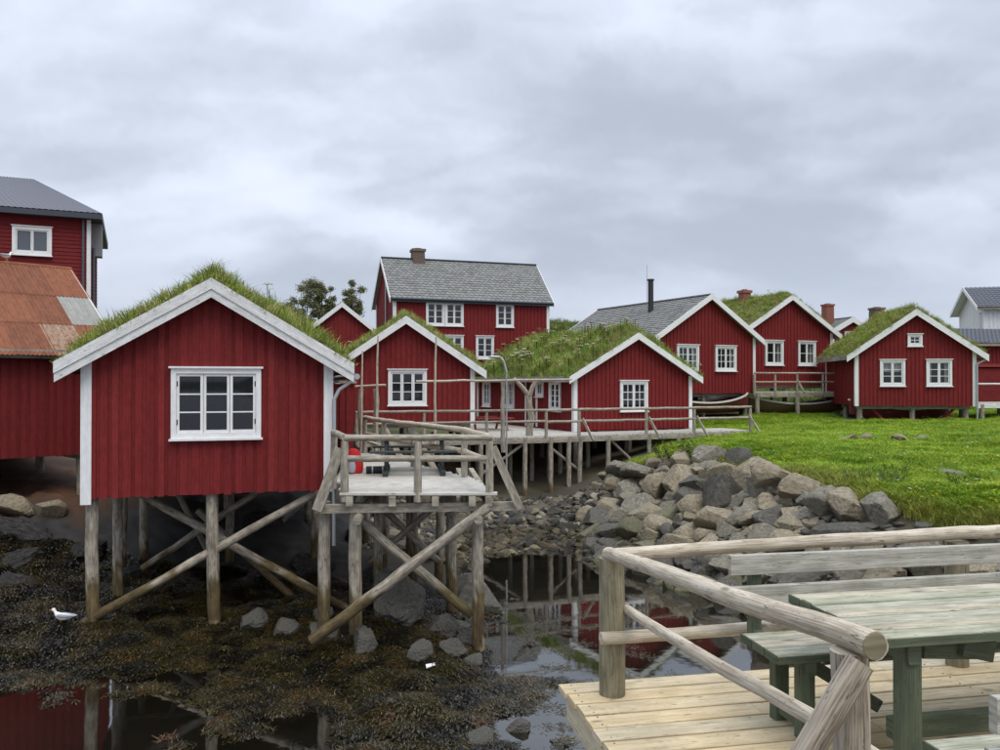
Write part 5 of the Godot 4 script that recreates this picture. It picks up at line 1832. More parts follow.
	for i in 3:
		var m := mb()
		m.bar(Vector3(-0.8, 0.72, -0.22 + i * 0.22), Vector3(0.8, 0.72, -0.22 + i * 0.22), 0.2, 0.04)
		put(rp, "table_board", m, MAT.paint_red)
	for sz in [-0.65, 0.65]:
		var m := mb()
		m.bar(Vector3(-0.8, 0.45, sz), Vector3(0.8, 0.45, sz), 0.25, 0.04)
		put(rp, "bench_board", m, MAT.paint_red)
	for sx in [-0.6, 0.6]:
		for sz in [-1, 1]:
			var m := mb()
			m.bar(Vector3(sx, 0.0, sz * 0.62), Vector3(sx, 0.70, sz * 0.15), 0.1, 0.05, Vector3.RIGHT)
			put(rp, "leg", m, MAT.paint_red)
		var m := mb()
		m.bar(Vector3(sx + 0.06, 0.41, -0.76), Vector3(sx + 0.06, 0.41, 0.76), 0.05, 0.08)
		put(rp, "cross_piece", m, MAT.paint_red)

# ---------------------------------------------------------------- the deck in front of the photographer
func near_deck() -> void:
	var Y := WATER_EYE - 1.835
	var t := thing("near_deck", "pale plank deck with peeled log railing standing over the water", "deck", P(0.366, Y, 5.01), 11.0)
	# local: x along the planks, z towards the photographer, y = 0 at the walking surface
	var mats := [MAT.new_plank, MAT.new_plank_b, MAT.new_plank_c]
	var z := 0.0
	var row := 0
	while z < 4.6:
		var w := 0.146
		var x := rng.randf_range(-0.012, 0.012)
		var cuts: Array = []
		var joint := [2.1, 9.0, 2.9, 0.98, 9.0, 1.5, 3.0][row % 7] as float
		if joint < 6.0: cuts = [[x, joint], [joint + 0.004, 6.0]]
		else: cuts = [[x, 6.0]]
		for c in cuts:
			var m := mb()
			var tilt := rng.randf_range(-0.002, 0.002)
			m.bar(Vector3(c[0], -0.017 + tilt, z + w / 2), Vector3(c[1], -0.017 - tilt, z + w / 2), w, 0.034, Vector3.UP, 0.004)
			put(t, "plank", m, mats[rng.randi() % 3])
		z += w + 0.019
		row += 1
	# nail heads over the joists
	var na := mb()
	for r in 27:
		for x in [0.06, 1.2, 2.4, 3.6, 4.8]:
			for o in [0.03, 0.12]:
				var c := Vector3(x + rng.randf_range(-0.012, 0.012), 0.0, r * 0.165 + o + rng.randf_range(-0.008, 0.008))
				na.trunk(c - Vector3(0, 0.004, 0), c + Vector3(0, 0.0025, 0), 0.005, 0.0045, 6)
	put(t, "nails", na, MAT.iron, "stuff")
	# joists under the planks and the end board at the left
	for x in [0.06, 1.2, 2.4, 3.6, 4.8]:
		var m := mb()
		m.bar(Vector3(x, -0.125, 0.02), Vector3(x, -0.125, 4.5), 0.05, 0.18, Vector3.UP, 0.004)
		put(t, "joist", m, MAT.new_plank_b)
	var fa := mb()
	fa.bar(Vector3(0.09, -0.125, 0.03), Vector3(6.0, -0.125, 0.03), 0.045, 0.18, Vector3.UP, 0.004)
	put(t, "edge_board", fa, MAT.new_plank_b)
	for q in [[0.35, 0.35], [3.0, 0.35], [5.6, 0.35], [0.35, 3.0], [3.0, 3.0], [5.6, 3.0]]:
		var w := t.transform * Vector3(q[0], -0.1, q[1])
		pile(t, w.x, -w.z, Y - 0.22, 0.1)
	for zz in [0.35, 3.0]:
		var m := mb()
		m.bar(Vector3(0.15, -0.29, zz), Vector3(5.9, -0.29, zz), 0.12, 0.14, Vector3.UP, 0.006)
		put(t, "cross_beam", m, MAT.grey_wood)
	# railing
	var log := func(called: String, a: Vector3, b: Vector3, r0: float, r1: float, m: Material, bend := 0.012) -> void:
		var g := mb()
		g.trunk(a, b, r0, r1, 16, bend, rng.randi() % 9999, null, 0.15 if bend > 0.0 else 0.0)
		put(t, called, g, m)
	log.call("post", Vector3(0.26, -0.02, 0.21), Vector3(0.255, 0.80, 0.21), 0.076, 0.074, MAT.post_log, 0.006)
	log.call("post", Vector3(2.62, -0.02, 0.16), Vector3(2.62, 0.80, 0.16), 0.07, 0.07, MAT.post_log, 0.006)
	log.call("post", Vector3(5.0, -0.02, 0.16), Vector3(5.0, 0.80, 0.16), 0.07, 0.07, MAT.post_log, 0.006)
	log.call("post", Vector3(0.27, -0.25, 2.50), Vector3(0.27, 0.985, 2.50), 0.058, 0.056, MAT.old_split, 0.01)
	log.call("top_rail", Vector3(0.235, 0.815, 0.17), Vector3(5.4, 0.90, 0.20), 0.038, 0.048, MAT.rail_log, 0.018)
	log.call("top_rail", Vector3(0.245, 0.820, 0.18), Vector3(0.285, 1.03, 2.60), 0.039, 0.044, MAT.rail_log, 0.014)
	log.call("lower_rail", Vector3(0.16, 0.36, 0.30), Vector3(5.4, 0.41, 0.30), 0.036, 0.04, MAT.rail_log, 0.015)
	log.call("lower_rail", Vector3(0.335, 0.50, 0.24), Vector3(0.335, 0.66, 2.62), 0.028, 0.031, MAT.rail_log, 0.02)
	log.call("rail_end", Vector3(0.285, 1.03, 2.60), Vector3(0.2851, 1.0302, 2.603), 0.043, 0.041, MAT.post_log, 0.0)
	# raking prop at the near post on an outrigger
	var pr := mb()
	pr.bar(Vector3(0.235, 0.985, 2.60), Vector3(-0.52, -0.12, 2.60), 0.085, 0.06, Vector3(0, 0, 1), 0.015)
	put(t, "prop", pr, MAT.old_split)
	var og := mb()
	og.bar(Vector3(-0.66, -0.20, 2.60), Vector3(1.2, -0.20, 2.60), 0.07, 0.13, Vector3.UP, 0.008)
	put(t, "outrigger", og, MAT.old_split)

	# table
	var tb := thing("garden_table", "long green painted plank table with worn grey top on the near deck", "table", t.position, 11.0)
	var tz0 := 1.0
	var n := 7
	var tw := 0.74 / n
	for i in n:
		var m := mb()
		m.bar(Vector3(0.94 + rng.randf_range(-0.004, 0.004), 0.732 + [0.0, 0.004, -0.003, 0.002, -0.002, 0.003, 0.0][i], tz0 + tw * (i + 0.5)), Vector3(3.1, 0.732, tz0 + tw * (i + 0.5)), tw - 0.012, 0.042, Vector3.UP, 0.006)
		var bo := put(tb, "table_board", m, [MAT.table_top_b, MAT.table_top_c, MAT.table_top, MAT.table_top_b, MAT.table_top, MAT.table_top_b, MAT.table_top_c][i])
		var en := mb()
		en.bar(Vector3(0.930, 0.732, tz0 + tw * (i + 0.5)), Vector3(0.9355, 0.732, tz0 + tw * (i + 0.5)), tw - 0.010, 0.041)
		put(bo, "painted_end", en, MAT.table_green)
	var fe := mb()
	fe.bar(Vector3(0.936, 0.728, tz0 + 0.7415), Vector3(3.1, 0.728, tz0 + 0.7415), 0.006, 0.036)
	put(tb, "painted_edge", fe, MAT.table_green)
	for x in [1.12, 2.85]:
		var m := mb()
		m.bar(Vector3(x, 0.66, tz0 + 0.04), Vector3(x, 0.66, tz0 + 0.70), 0.06, 0.09, Vector3.UP, 0.006)
		put(tb, "cross_piece", m, MAT.table_green)
		for zz in [tz0 + 0.12, tz0 + 0.65]:
			var l := mb()
			l.bar(Vector3(x + (0.12 if zz < 1.3 else 0.0), 0.0, zz), Vector3(x + (0.12 if zz < 1.3 else 0.0), 0.71, zz), 0.098, 0.07, Vector3.BACK, 0.006)
			put(tb, "leg", l, MAT.table_green)
	for zz in [tz0 + 0.60]:
		for q in [[1.22, 0.69, 1.55, 0.62], [1.42, 0.69, 1.62, 0.60]]:
			var m := mb()
			m.bar(Vector3(q[0], q[1] - 0.03, zz), Vector3(q[2], q[3], zz - 0.05), 0.06, 0.1, Vector3.UP, 0.005)
			put(tb, "bracket", m, MAT.table_green)
	var st := mb()
	st.bar(Vector3(1.24, 0.2, tz0 + 0.37), Vector3(2.8, 0.2, tz0 + 0.37), 0.06, 0.1, Vector3.UP, 0.006)
	put(tb, "stretcher", st, MAT.table_green)
	bench(t.position, "green garden bench with two slat back between table and far railing", 0.855, 0.65, 1.04, 0.49, 0.865, 0.70)
	bench(t.position, "green garden bench on the photographer's side of the plank table", 0.90, 2.03, 2.45, 2.60, 0.70, 0.60, true)

func bench(at: Vector3, label: String, x0: float, z0: float, z1: float, zb: float, xb: float, _u: float, near := false) -> void:
	var b := thing("garden_bench", label, "bench", at, 11.0, "benches on the near deck")
	var n := 3
	var w := (z1 - z0) / n
	for i in n:
		var m := mb()
		m.bar(Vector3(x0 + rng.randf_range(-0.004, 0.004), 0.432, z0 + w * (i + 0.5)), Vector3(3.1, 0.432, z0 + w * (i + 0.5)), w - 0.010, 0.042, Vector3.UP, 0.004)
		var bo := put(b, "seat_board", m, MAT.table_top_b if i % 2 else MAT.table_top)
		var en := mb()
		en.bar(Vector3(x0 - 0.010, 0.432, z0 + w * (i + 0.5)), Vector3(x0 - 0.0045, 0.432, z0 + w * (i + 0.5)), w - 0.011, 0.041)
		put(bo, "painted_end", en, MAT.table_green)
	var fe := mb()
	fe.bar(Vector3(x0 - 0.004, 0.428, z1 - 0.0005), Vector3(3.1, 0.428, z1 - 0.0005), 0.006, 0.036)
	put(b, "painted_edge", fe, MAT.table_green)
	var hs := [0.79, 0.615]
	for h in hs:
		var m := mb()
		m.bar(Vector3(xb, h, zb + (0.02 if h < 0.7 else 0.0) * (-1 if near else 1)), Vector3(3.2, h, zb), 0.035, 0.115, Vector3.UP, 0.004)
		put(b, "back_board", m, MAT.bench_back)
	for x in [1.04, 2.9]:
		for z in [z0 + 0.07, z1 - 0.07]:
			var m := mb()
			m.bar(Vector3(x, 0, z), Vector3(x, 0.41, z), 0.085, 0.065, Vector3.BACK, 0.005)
			put(b, "leg", m, MAT.table_green)
		var c := mb()
		c.bar(Vector3(x, 0.375, minf(z0, zb - 0.06)), Vector3(x, 0.375, maxf(z1, zb + 0.06)), 0.05, 0.07, Vector3.UP, 0.005)
		put(b, "cross_piece", c, MAT.table_green)
		var off := 0.045 if near else 0.047
		var up := mb()
		var zz := zb + off if near else zb - off
		up.bar(Vector3(x, 0.34, zz), Vector3(x, 0.80, zb + 0.045 if near else zb - 0.043), 0.07, 0.05, Vector3.BACK, 0.005)
		put(b, "back_post", up, MAT.table_green)
	var br := mb()
	br.bar(Vector3(1.1, 0.36, (z0 + z1) / 2), Vector3(1.55, 0.08, (z0 + z1) / 2), 0.05, 0.07, Vector3.UP, 0.005)
	br.bar(Vector3(1.04, 0.07, z0 + 0.1), Vector3(1.04, 0.07, z1 - 0.1), 0.05, 0.06, Vector3.UP, 0.005)
	put(b, "brace", br, MAT.table_green)

# ---------------------------------------------------------------- rowing boats
func boat(label: String, at: Vector3, turn: float, L: float, beam_: float, hull_m: Material, roll := 0.0) -> void:
	var t := thing("rowing_boat", label, "rowing boat", at, turn, "boats stored under the cabins")
	t.rotation_degrees.x = roll
	var n := 14
	var sect := func(f: float) -> Array:
		var s := f * 2.0 - 1.0
		var w := beam_ / 2 * pow(1.0 - pow(absf(s), 2.6), 0.75) + 0.015
		var sheer := 0.55 + 0.42 * s * s
		var keel := 0.06 + 0.30 * pow(absf(s), 4.0)
		return [s * L / 2 * (1.0 + 0.05 * s * s), w, sheer, keel]
	var h := mb()
	var gl := mb()
	for sd in [-1, 1]:
		for i in n:
			var a: Array = sect.call(float(i) / n)
			var b: Array = sect.call(float(i + 1) / n)
			var ks := 5
			for k in ks:
				var p := func(q: Array, g: float) -> Vector3:
					return Vector3(q[0], lerpf(q[3], q[2], g), sd * q[1] * pow(g, 0.45))
				var A: Vector3 = p.call(a, float(k) / ks)
				var B: Vector3 = p.call(b, float(k) / ks)
				var C: Vector3 = p.call(b, float(k + 1) / ks)
				var D: Vector3 = p.call(a, float(k + 1) / ks)
				if sd > 0: h.quad(A, B, C, D)
				else: h.quad(B, A, D, C)
			gl.bar(Vector3(a[0], a[2], sd * a[1]), Vector3(b[0], b[2], sd * b[1]), 0.06, 0.075)
	put(t, "hull", h, hull_m)
	put(t, "gunwale", gl, MAT.boat_white)
	for x in [-0.22, 0.15]:
		var th := mb()
		th.box(Vector3(x * L - 0.11, 0.42, -beam_ * 0.43), Vector3(x * L + 0.11, 0.45, beam_ * 0.43))
		put(t, "thwart", th, MAT.boat_wood)
	var ke := mb()
	ke.bar(Vector3(-L * 0.42, 0.05, 0), Vector3(L * 0.42, 0.05, 0), 0.05, 0.10)
	put(t, "keel", ke, MAT.boat_wood)

func boats() -> void:
	boat("red rowing boat with raised pale stem under the slate roofed cabin", P(9.0, gy(9.0, 37.0) + 0.35, 37.2), 22.0, 5.2, 1.6, MAT.boat_red)
	boat("dark rowing boat with white gunwale lying under the railed platform", P(14.1, gy(14.1, 39.0) + 0.0, 39.3), 8.0, 5.4, 1.5, MAT.boat_wood)
	boat("white gunwaled rowing boat under the cabin with the attic window", P(17.6, gy(17.6, 36.0) - 0.1, 36.2), 12.0, 4.8, 1.5, MAT.boat_red)

# ---------------------------------------------------------------- rocks
var rocks: Array = []
var pebs: Array = []
var rounds: Array = []

func rock(seed: int, sub: int, planes: int, rough: float) -> ArrayMesh:
	var r := RandomNumberGenerator.new()
	r.seed = seed
	var ns: Array = []
	for i in planes:
		ns.append([Vector3(r.randfn(), r.randfn(), r.randfn()).normalized(), r.randf_range(0.55, 0.88)])
	var no := noise(seed, 1.3, 4)
	var g := 2 + sub * 2
	var vs := {}
	var get := func(p: Vector3) -> Vector3:
		var d := p.normalized()
		var rad := 1.25
		for q in ns:
			var c: float = d.dot(q[0])
			if c > 0.05: rad = minf(rad, q[1] / c)
		rad *= 1.0 + rough * 0.4 * no.get_noise_3d(d.x * 1.6, d.y * 1.6, d.z * 1.6) + rough * 0.6 * no.get_noise_3d(d.x * 5, d.y * 5, d.z * 5)
		return d * rad
	var m := MB.new()
	var eps := 0.02
	for f in 6:
		var ax: Vector3 = [Vector3.RIGHT, Vector3.LEFT, Vector3.UP, Vector3.DOWN, Vector3.BACK, Vector3.FORWARD][f]
		var u := Vector3(ax.y, ax.z, ax.x)
		var w := ax.cross(u)
		for i in g:
			for j in g:
				var pts: Array = []
				for q in [[i, j], [i + 1, j], [i + 1, j + 1], [i, j + 1]]:
					var a := tan((float(q[0]) / g * 2 - 1) * PI / 4)
					var b := tan((float(q[1]) / g * 2 - 1) * PI / 4)
					pts.append(get.call(ax + u * a + w * b))
				m.quad(pts[0], pts[1], pts[2], pts[3])
	# soften only gently: average normals of neighbours that face alike
	var acc := {}
	for i in m.v.size():
		var key := Vector3i((m.v[i] * 2000.0).round())
		if not acc.has(key): acc[key] = []
		acc[key].append(m.n[i])
	for i in m.v.size():
		var key := Vector3i((m.v[i] * 2000.0).round())
		var s := Vector3.ZERO
		for q in acc[key]:
			if q.dot(m.n[i]) > 0.95: s += q
		m.n[i] = s.normalized()
	return m.mesh()

func boulder(x: float, d: float, size: Vector3, sink: float, material: Material, label: String, group: String, k := -1, called := "boulder") -> void:
	if k < 0: k = rng.randi() % rocks.size()
	var o := put(self, called, rounds[k % 5] if material == MAT.rock_barnacle or material == MAT.bedrock else rocks[k], material)
	var y := gy(x, d)
	o.position = P(x, y + size.y * sink, d)
	o.basis = Basis(Vector3.UP, rng.randf() * TAU) * Basis(Vector3.RIGHT, rng.randf_range(-0.35, 0.35)) * Basis(Vector3.BACK, rng.randf_range(-0.35, 0.35)) * Basis.from_scale(size)
	tag(o, label, "rock", group)

func stones() -> void:
	for i in 14: rocks.append(rock(500 + i, 6, 9 + i % 4, 0.05))
	for i in 5: rounds.append(rock(700 + i, 6, 26, 0.16))
	for i in 4: pebs.append(rock(600 + i, 1, 14, 0.06))
	var grp := "boulders of the embankment below the lawn"
	var placed: Array = []
	var tone_of := {"g": [MAT.rock_grey, "angular grey boulder piled in the embankment below the lawn"], "t": [MAT.rock_tan, "angular tan brown boulder piled in the embankment below the lawn"], "d": [MAT.rock_dark, "dark wet boulder near the waterline of the embankment"], "m": [MAT.rock_mossy, "mossy olive boulder low on the embankment"]}
	# hand-placed large ones (x, d, half width, half height), read off the photograph
	for q in [[4.6, 24.0, 0.55, 0.42, "t"], [5.1, 23.3, 0.6, 0.42, "t"], [6.2, 22.6, 0.55, 0.5, "t"], [6.3, 24.2, 0.5, 0.42, "g"], [6.7, 21.4, 0.75, 0.42, "t"], [6.9, 20.2, 0.7, 0.40, "t"], [5.6, 21.0, 0.6, 0.55, "d"], [6.8, 23.6, 0.45, 0.4, "d"], [4.4, 25.2, 0.6, 0.3, "g"], [3.9, 24.6, 0.5, 0.35, "g"], [3.9, 23.2, 0.5, 0.4, "g"], [6.6, 20.3, 0.5, 0.5, "g"], [5.5, 24.6, 0.5, 0.35, "t"], [7.1, 19.0, 0.5, 0.33, "t"], [7.1, 17.6, 0.45, 0.33, "g"], [7.6, 16.4, 0.4, 0.3, "g"], [4.4, 21.8, 0.45, 0.4, "m"], [3.6, 21.9, 0.4, 0.33, "m"]]:
		var tn: Array = tone_of[q[4]]
		placed.append([q[0], q[1], q[2]])
		boulder(q[0], q[1], Vector3(q[2] * 1.1, q[3] * 1.15, q[2] * 0.9), 0.25, tn[0], "large " + tn[1], grp)
	for pass_ in [[0.32, 0.48, 2000, 80], [0.22, 0.32, 3400, 125], [0.13, 0.20, 3000, 75]]:
		var made := 0
		for tries in pass_[2]:
			if made >= pass_[3]: break
			var x := rng.randf_range(2.4, 12.0)
			var d := rng.randf_range(11.2, 26.6)
			var y := gy(x, d)
			if y < -0.12 or x > crest_x(d) - 0.1: continue
			if d < 16.3 and y > 1.25: continue
			if d > 24.5 and x < 3.4: continue
			var s := rng.randf_range(pass_[0], pass_[1])
			if y < 0.25: s *= 0.8
			var ok := true
			for p in placed:
				if Vector2(p[0] - x, p[1] - d).length() < (p[2] + s) * 0.58:
					ok = false
					break
			if not ok: continue
			placed.append([x, d, s])
			made += 1
			var kind := "g"
			var roll := rng.randf()
			if y < 0.4: kind = "d" if roll < 0.65 else "m"
			elif roll < 0.55: kind = "t"
			elif roll < 0.64: kind = "d"
			var tn: Array = tone_of[kind]
			boulder(x, d, Vector3(s * rng.randf_range(0.95, 1.6), s * rng.randf_range(0.65, 1.0), s * rng.randf_range(0.85, 1.2)), 0.22, tn[0], ("large " if s > 0.315 else ("medium sized " if s > 0.21 else "small ")) + tn[1], grp)
	# boulders under the side deck
	boulder(-1.72, 14.75, Vector3(0.62, 0.66, 0.6), 0.45, MAT.rock_barnacle, "large round barnacled boulder under the crossed logs of the side deck", "", 3)
	boulder(-0.55, 16.5, Vector3(0.75, 0.5, 0.6), 0.3, MAT.rock_dark, "broad dark boulder at the back pile of the side deck", "", 5)
	for q in [[-2.15, 13.2, 0.30, 0.30], [-1.25, 12.9, 0.33, 0.22], [-0.75, 13.3, 0.26, 0.26], [-0.45, 13.1, 0.2, 0.18], [-0.95, 14.1, 0.34, 0.34], [-0.55, 14.0, 0.3, 0.24], [-2.9, 13.9, 0.35, 0.2], [-4.4, 14.7, 0.4, 0.24], [-3.2, 14.9, 0.3, 0.25], [-3.7, 14.4, 0.35, 0.2], [0.25, 10.75, 0.24, 0.2], [-0.25, 10.35, 0.28, 0.17], [-1.45, 11.0, 0.11, 0.09], [-1.65, 11.15, 0.09, 0.08], [-0.7, 14.9, 0.3, 0.2]]:
		boulder(q[0], q[1], Vector3(q[2], q[3], q[2] * 0.9), 0.3, MAT.rock_barnacle, "small barnacled rock showing through the seaweed", "rocks among the seaweed")
	# outcrop on the left shore
	for q in [[-9.7, 16.6, 0.8, 0.3], [-10.9, 16.2, 0.9, 0.34], [-8.7, 17.4, 0.7, 0.3], [-10.3, 17.9, 0.8, 0.3], [-9.2, 15.6, 0.6, 0.22], [-10.2, 15.3, 0.6, 0.22], [-7.6, 16.6, 0.55, 0.25], [-6.6, 18.5, 0.7, 0.35], [-4.2, 18.2, 0.7, 0.35], [-2.9, 17.6, 0.6, 0.35], [-6.0, 20.5, 0.9, 0.45], [-3.6, 21.0, 0.7, 0.35], [-2.0, 20.0, 0.6, 0.3], [-1.5, 16.8, 0.45, 0.3]]:
		boulder(q[0], q[1], Vector3(q[2], q[3], q[2] * 0.8), -0.12, MAT.bedrock, "low slab of dark grey bedrock on the left shore under the cabins", "bedrock slabs on the left shore", -1, "bedrock_slab")
	for q in [[-11.1, 18.9, 0.45, 0.3], [-10.4, 18.9, 0.35, 0.22], [-11.6, 18.2, 0.4, 0.26]]:
		boulder(q[0], q[1], Vector3(q[2], q[3], q[2]), 0.3, MAT.rock_tan, "rusty tan stone on brown soil below the rusty shed", "stones below the rusty shed")
	# stones on the lawn
	boulder(10.6, 19.6, Vector3(0.55, 0.16, 0.3), 0.35, MAT.rock_grey, "long flat grey stone lying alone on the lawn", "", 2)
	for q in [[11.0, 26.2, 0.5], [11.7, 26.6, 0.35], [12.6, 25.8, 0.5], [13.2, 26.0, 0.3]]:
		boulder(q[0], q[1], Vector3(q[2], 0.14, q[2] * 0.6), 0.3, MAT.rock_tan, "small flat stone bedded in the grass in mid lawn", "stones in the mid lawn")
	# shingle
	var xf: Array = [[], [], [], []]
	var cs: Array = [[], [], [], []]
	for i in 12000:
		var x := rng.randf_range(-3.6, 4.6)
		var d := rng.randf_range(20.0, 26.0)
		var y := gy(x, d)
		if y < -0.15 or y > 1.9: continue
		if lawn(x, d, y) > 0.3: continue
		if tone_n.get_noise_2d(x * 1.5, d * 1.5) + 0.35 < rng.randf() * 0.6 * smoothstep(26.0, 28.0, d): continue
		var s := rng.randf_range(0.03, 0.075) * (1.0 + 2.2 * pow(rng.randf(), 6.0))
		var b := Basis(Vector3.UP, rng.randf() * TAU) * Basis(Vector3.RIGHT, rng.randf_range(-0.5, 0.5)) * Basis.from_scale(Vector3(s * 1.3, s * 0.8, s))
		var k := i % 4
		xf[k].append(Transform3D(b, P(x, y + s * 0.2, d)))
		var g := rng.randf()
		var q := Color(0.075, 0.064, 0.043).lerp(Color(0.20, 0.17, 0.115), pow(rng.randf(), 2.5))
		if g < 0.25: q = Color(0.035, 0.034, 0.03)
		if g > 0.93: q = Color(0.30, 0.27, 0.21)
		if y < 0.25: q = q * Color(0.55, 0.5, 0.35)
		cs[k].append(q)
	for k in 4:
		var o := copies(self, "shingle", pebs[k], MAT.pebble, xf[k], cs[k])
		tag(o, "brown shingle beach at the water's edge below the boardwalk", "shingle", "shingle on the beach")
	# small stones between the boulders
	xf = []
	cs = []
	for i in 2600:
		var x := rng.randf_range(3.0, 11.5)
		var d := rng.randf_range(11.0, 25.5)
		var y := gy(x, d)
		if y < -0.1 or x > crest_x(d): continue
		var s := rng.randf_range(0.05, 0.14)
		xf.append(Transform3D(Basis(Vector3.UP, rng.randf() * TAU) * Basis.from_scale(Vector3(s * 1.3, s * 0.8, s)), P(x, y + s * 0.3, d)))
		cs.append(Color(0.05, 0.046, 0.036).lerp(Color(0.15, 0.14, 0.11), rng.randf()) * (0.55 if y < 0.3 else 1.0))
	var o2 := copies(self, "rubble", pebs[1], MAT.pebble, xf, cs)
	tag(o2, "small stones filling gaps between the embankment boulders", "rubble")

# ---------------------------------------------------------------- growing things
func seaweeds() -> void:
	var kinds: Array = [seaweed(31), seaweed(32), seaweed(33)]
	var xf: Array = [[], [], []]
	var cs: Array = [[], [], []]
	var patch := noise(91, 0.5, 3)
	var fine := noise(92, 1.6, 3)
	for i in 170000:
		var x := rng.randf_range(-12.5, 3.2)
		var d := rng.randf_range(9.4, 17.5)
		if absf(x) > d * 0.66: continue
		var y := gy(x, d)
		var p := patch.get_noise_2d(x, d)
		if y < -0.34 or y > 1.25: continue
		# thinning upwards over the rocks and out into deeper water
		var keep := 1.0 - smoothstep(0.4, 0.85, y + p * 0.5)
		if x < -5.0: keep = maxf(keep, smoothstep(-0.1, 0.25, p) * 0.7)
		if x > -0.2: keep *= smoothstep(-0.02, 0.16, p + 0.12)
		if y < -0.06: keep *= smoothstep(-0.02, 0.25, p + fine.get_noise_2d(x, d) * 0.3) * 0.7 * smoothstep(-0.36, -0.1, y)
		if d > 14.5 and x > -4.0: keep *= 0.55
		if rng.randf() > keep: continue
		var s := rng.randf_range(0.7, 1.4)
		var k := i % 3
		var yy := maxf(y, -0.035)
		var b := Basis(Vector3.UP, rng.randf() * TAU) * Basis(Vector3.RIGHT, rng.randf_range(-0.3, 0.3))
		xf[k].append(Transform3D(b.scaled(Vector3(s, s * rng.randf_range(0.35, 0.8), s)), P(x, yy + rng.randf_range(-0.01, 0.03), d)))
		var t := fine.get_noise_2d(x * 0.8, d * 0.8)
		var q := Color(0.046, 0.036, 0.011).lerp(Color(0.011, 0.0095, 0.005), clampf(0.5 + t * 2.0, 0, 1))
		if rng.randf() < 0.05: q = Color(0.10, 0.075, 0.024)
		if t < -0.32 and rng.randf() < 0.2: q = Color(0.08, 0.036, 0.013)
		cs[k].append(q * rng.randf_range(0.8, 1.2))
	# loose fronds drifting in the channel
	for i in 16000:
		var x := rng.randf_range(-0.6, 2.8)
		var d := rng.randf_range(9.6, 16.5)
		if gy(x, d) > -0.05: continue
		var t := patch.get_noise_2d(x * 1.7 + 30.0, d * 2.4) + fine.get_noise_2d(x * 1.5, d * 1.5) * 0.35 - maxf(0.0, x - 0.9) * 0.12
		if t < 0.12 + 0.10 * rng.randf(): continue
		var s := rng.randf_range(0.6, 1.2)
		xf[i % 3].append(Transform3D(Basis(Vector3.UP, rng.randf() * TAU).scaled(Vector3(s, s * 0.25, s)), P(x, -0.012, d)))
		cs[i % 3].append(Color(0.045, 0.037, 0.014) * rng.randf_range(0.6, 1.4))
	for k in 3:
		var o := copies(self, "seaweed", kinds[k], MAT.weed, xf[k], cs[k])
		tag(o, "wet brown bladder wrack covering the low tide shore", "seaweed", "seaweed on the shore")

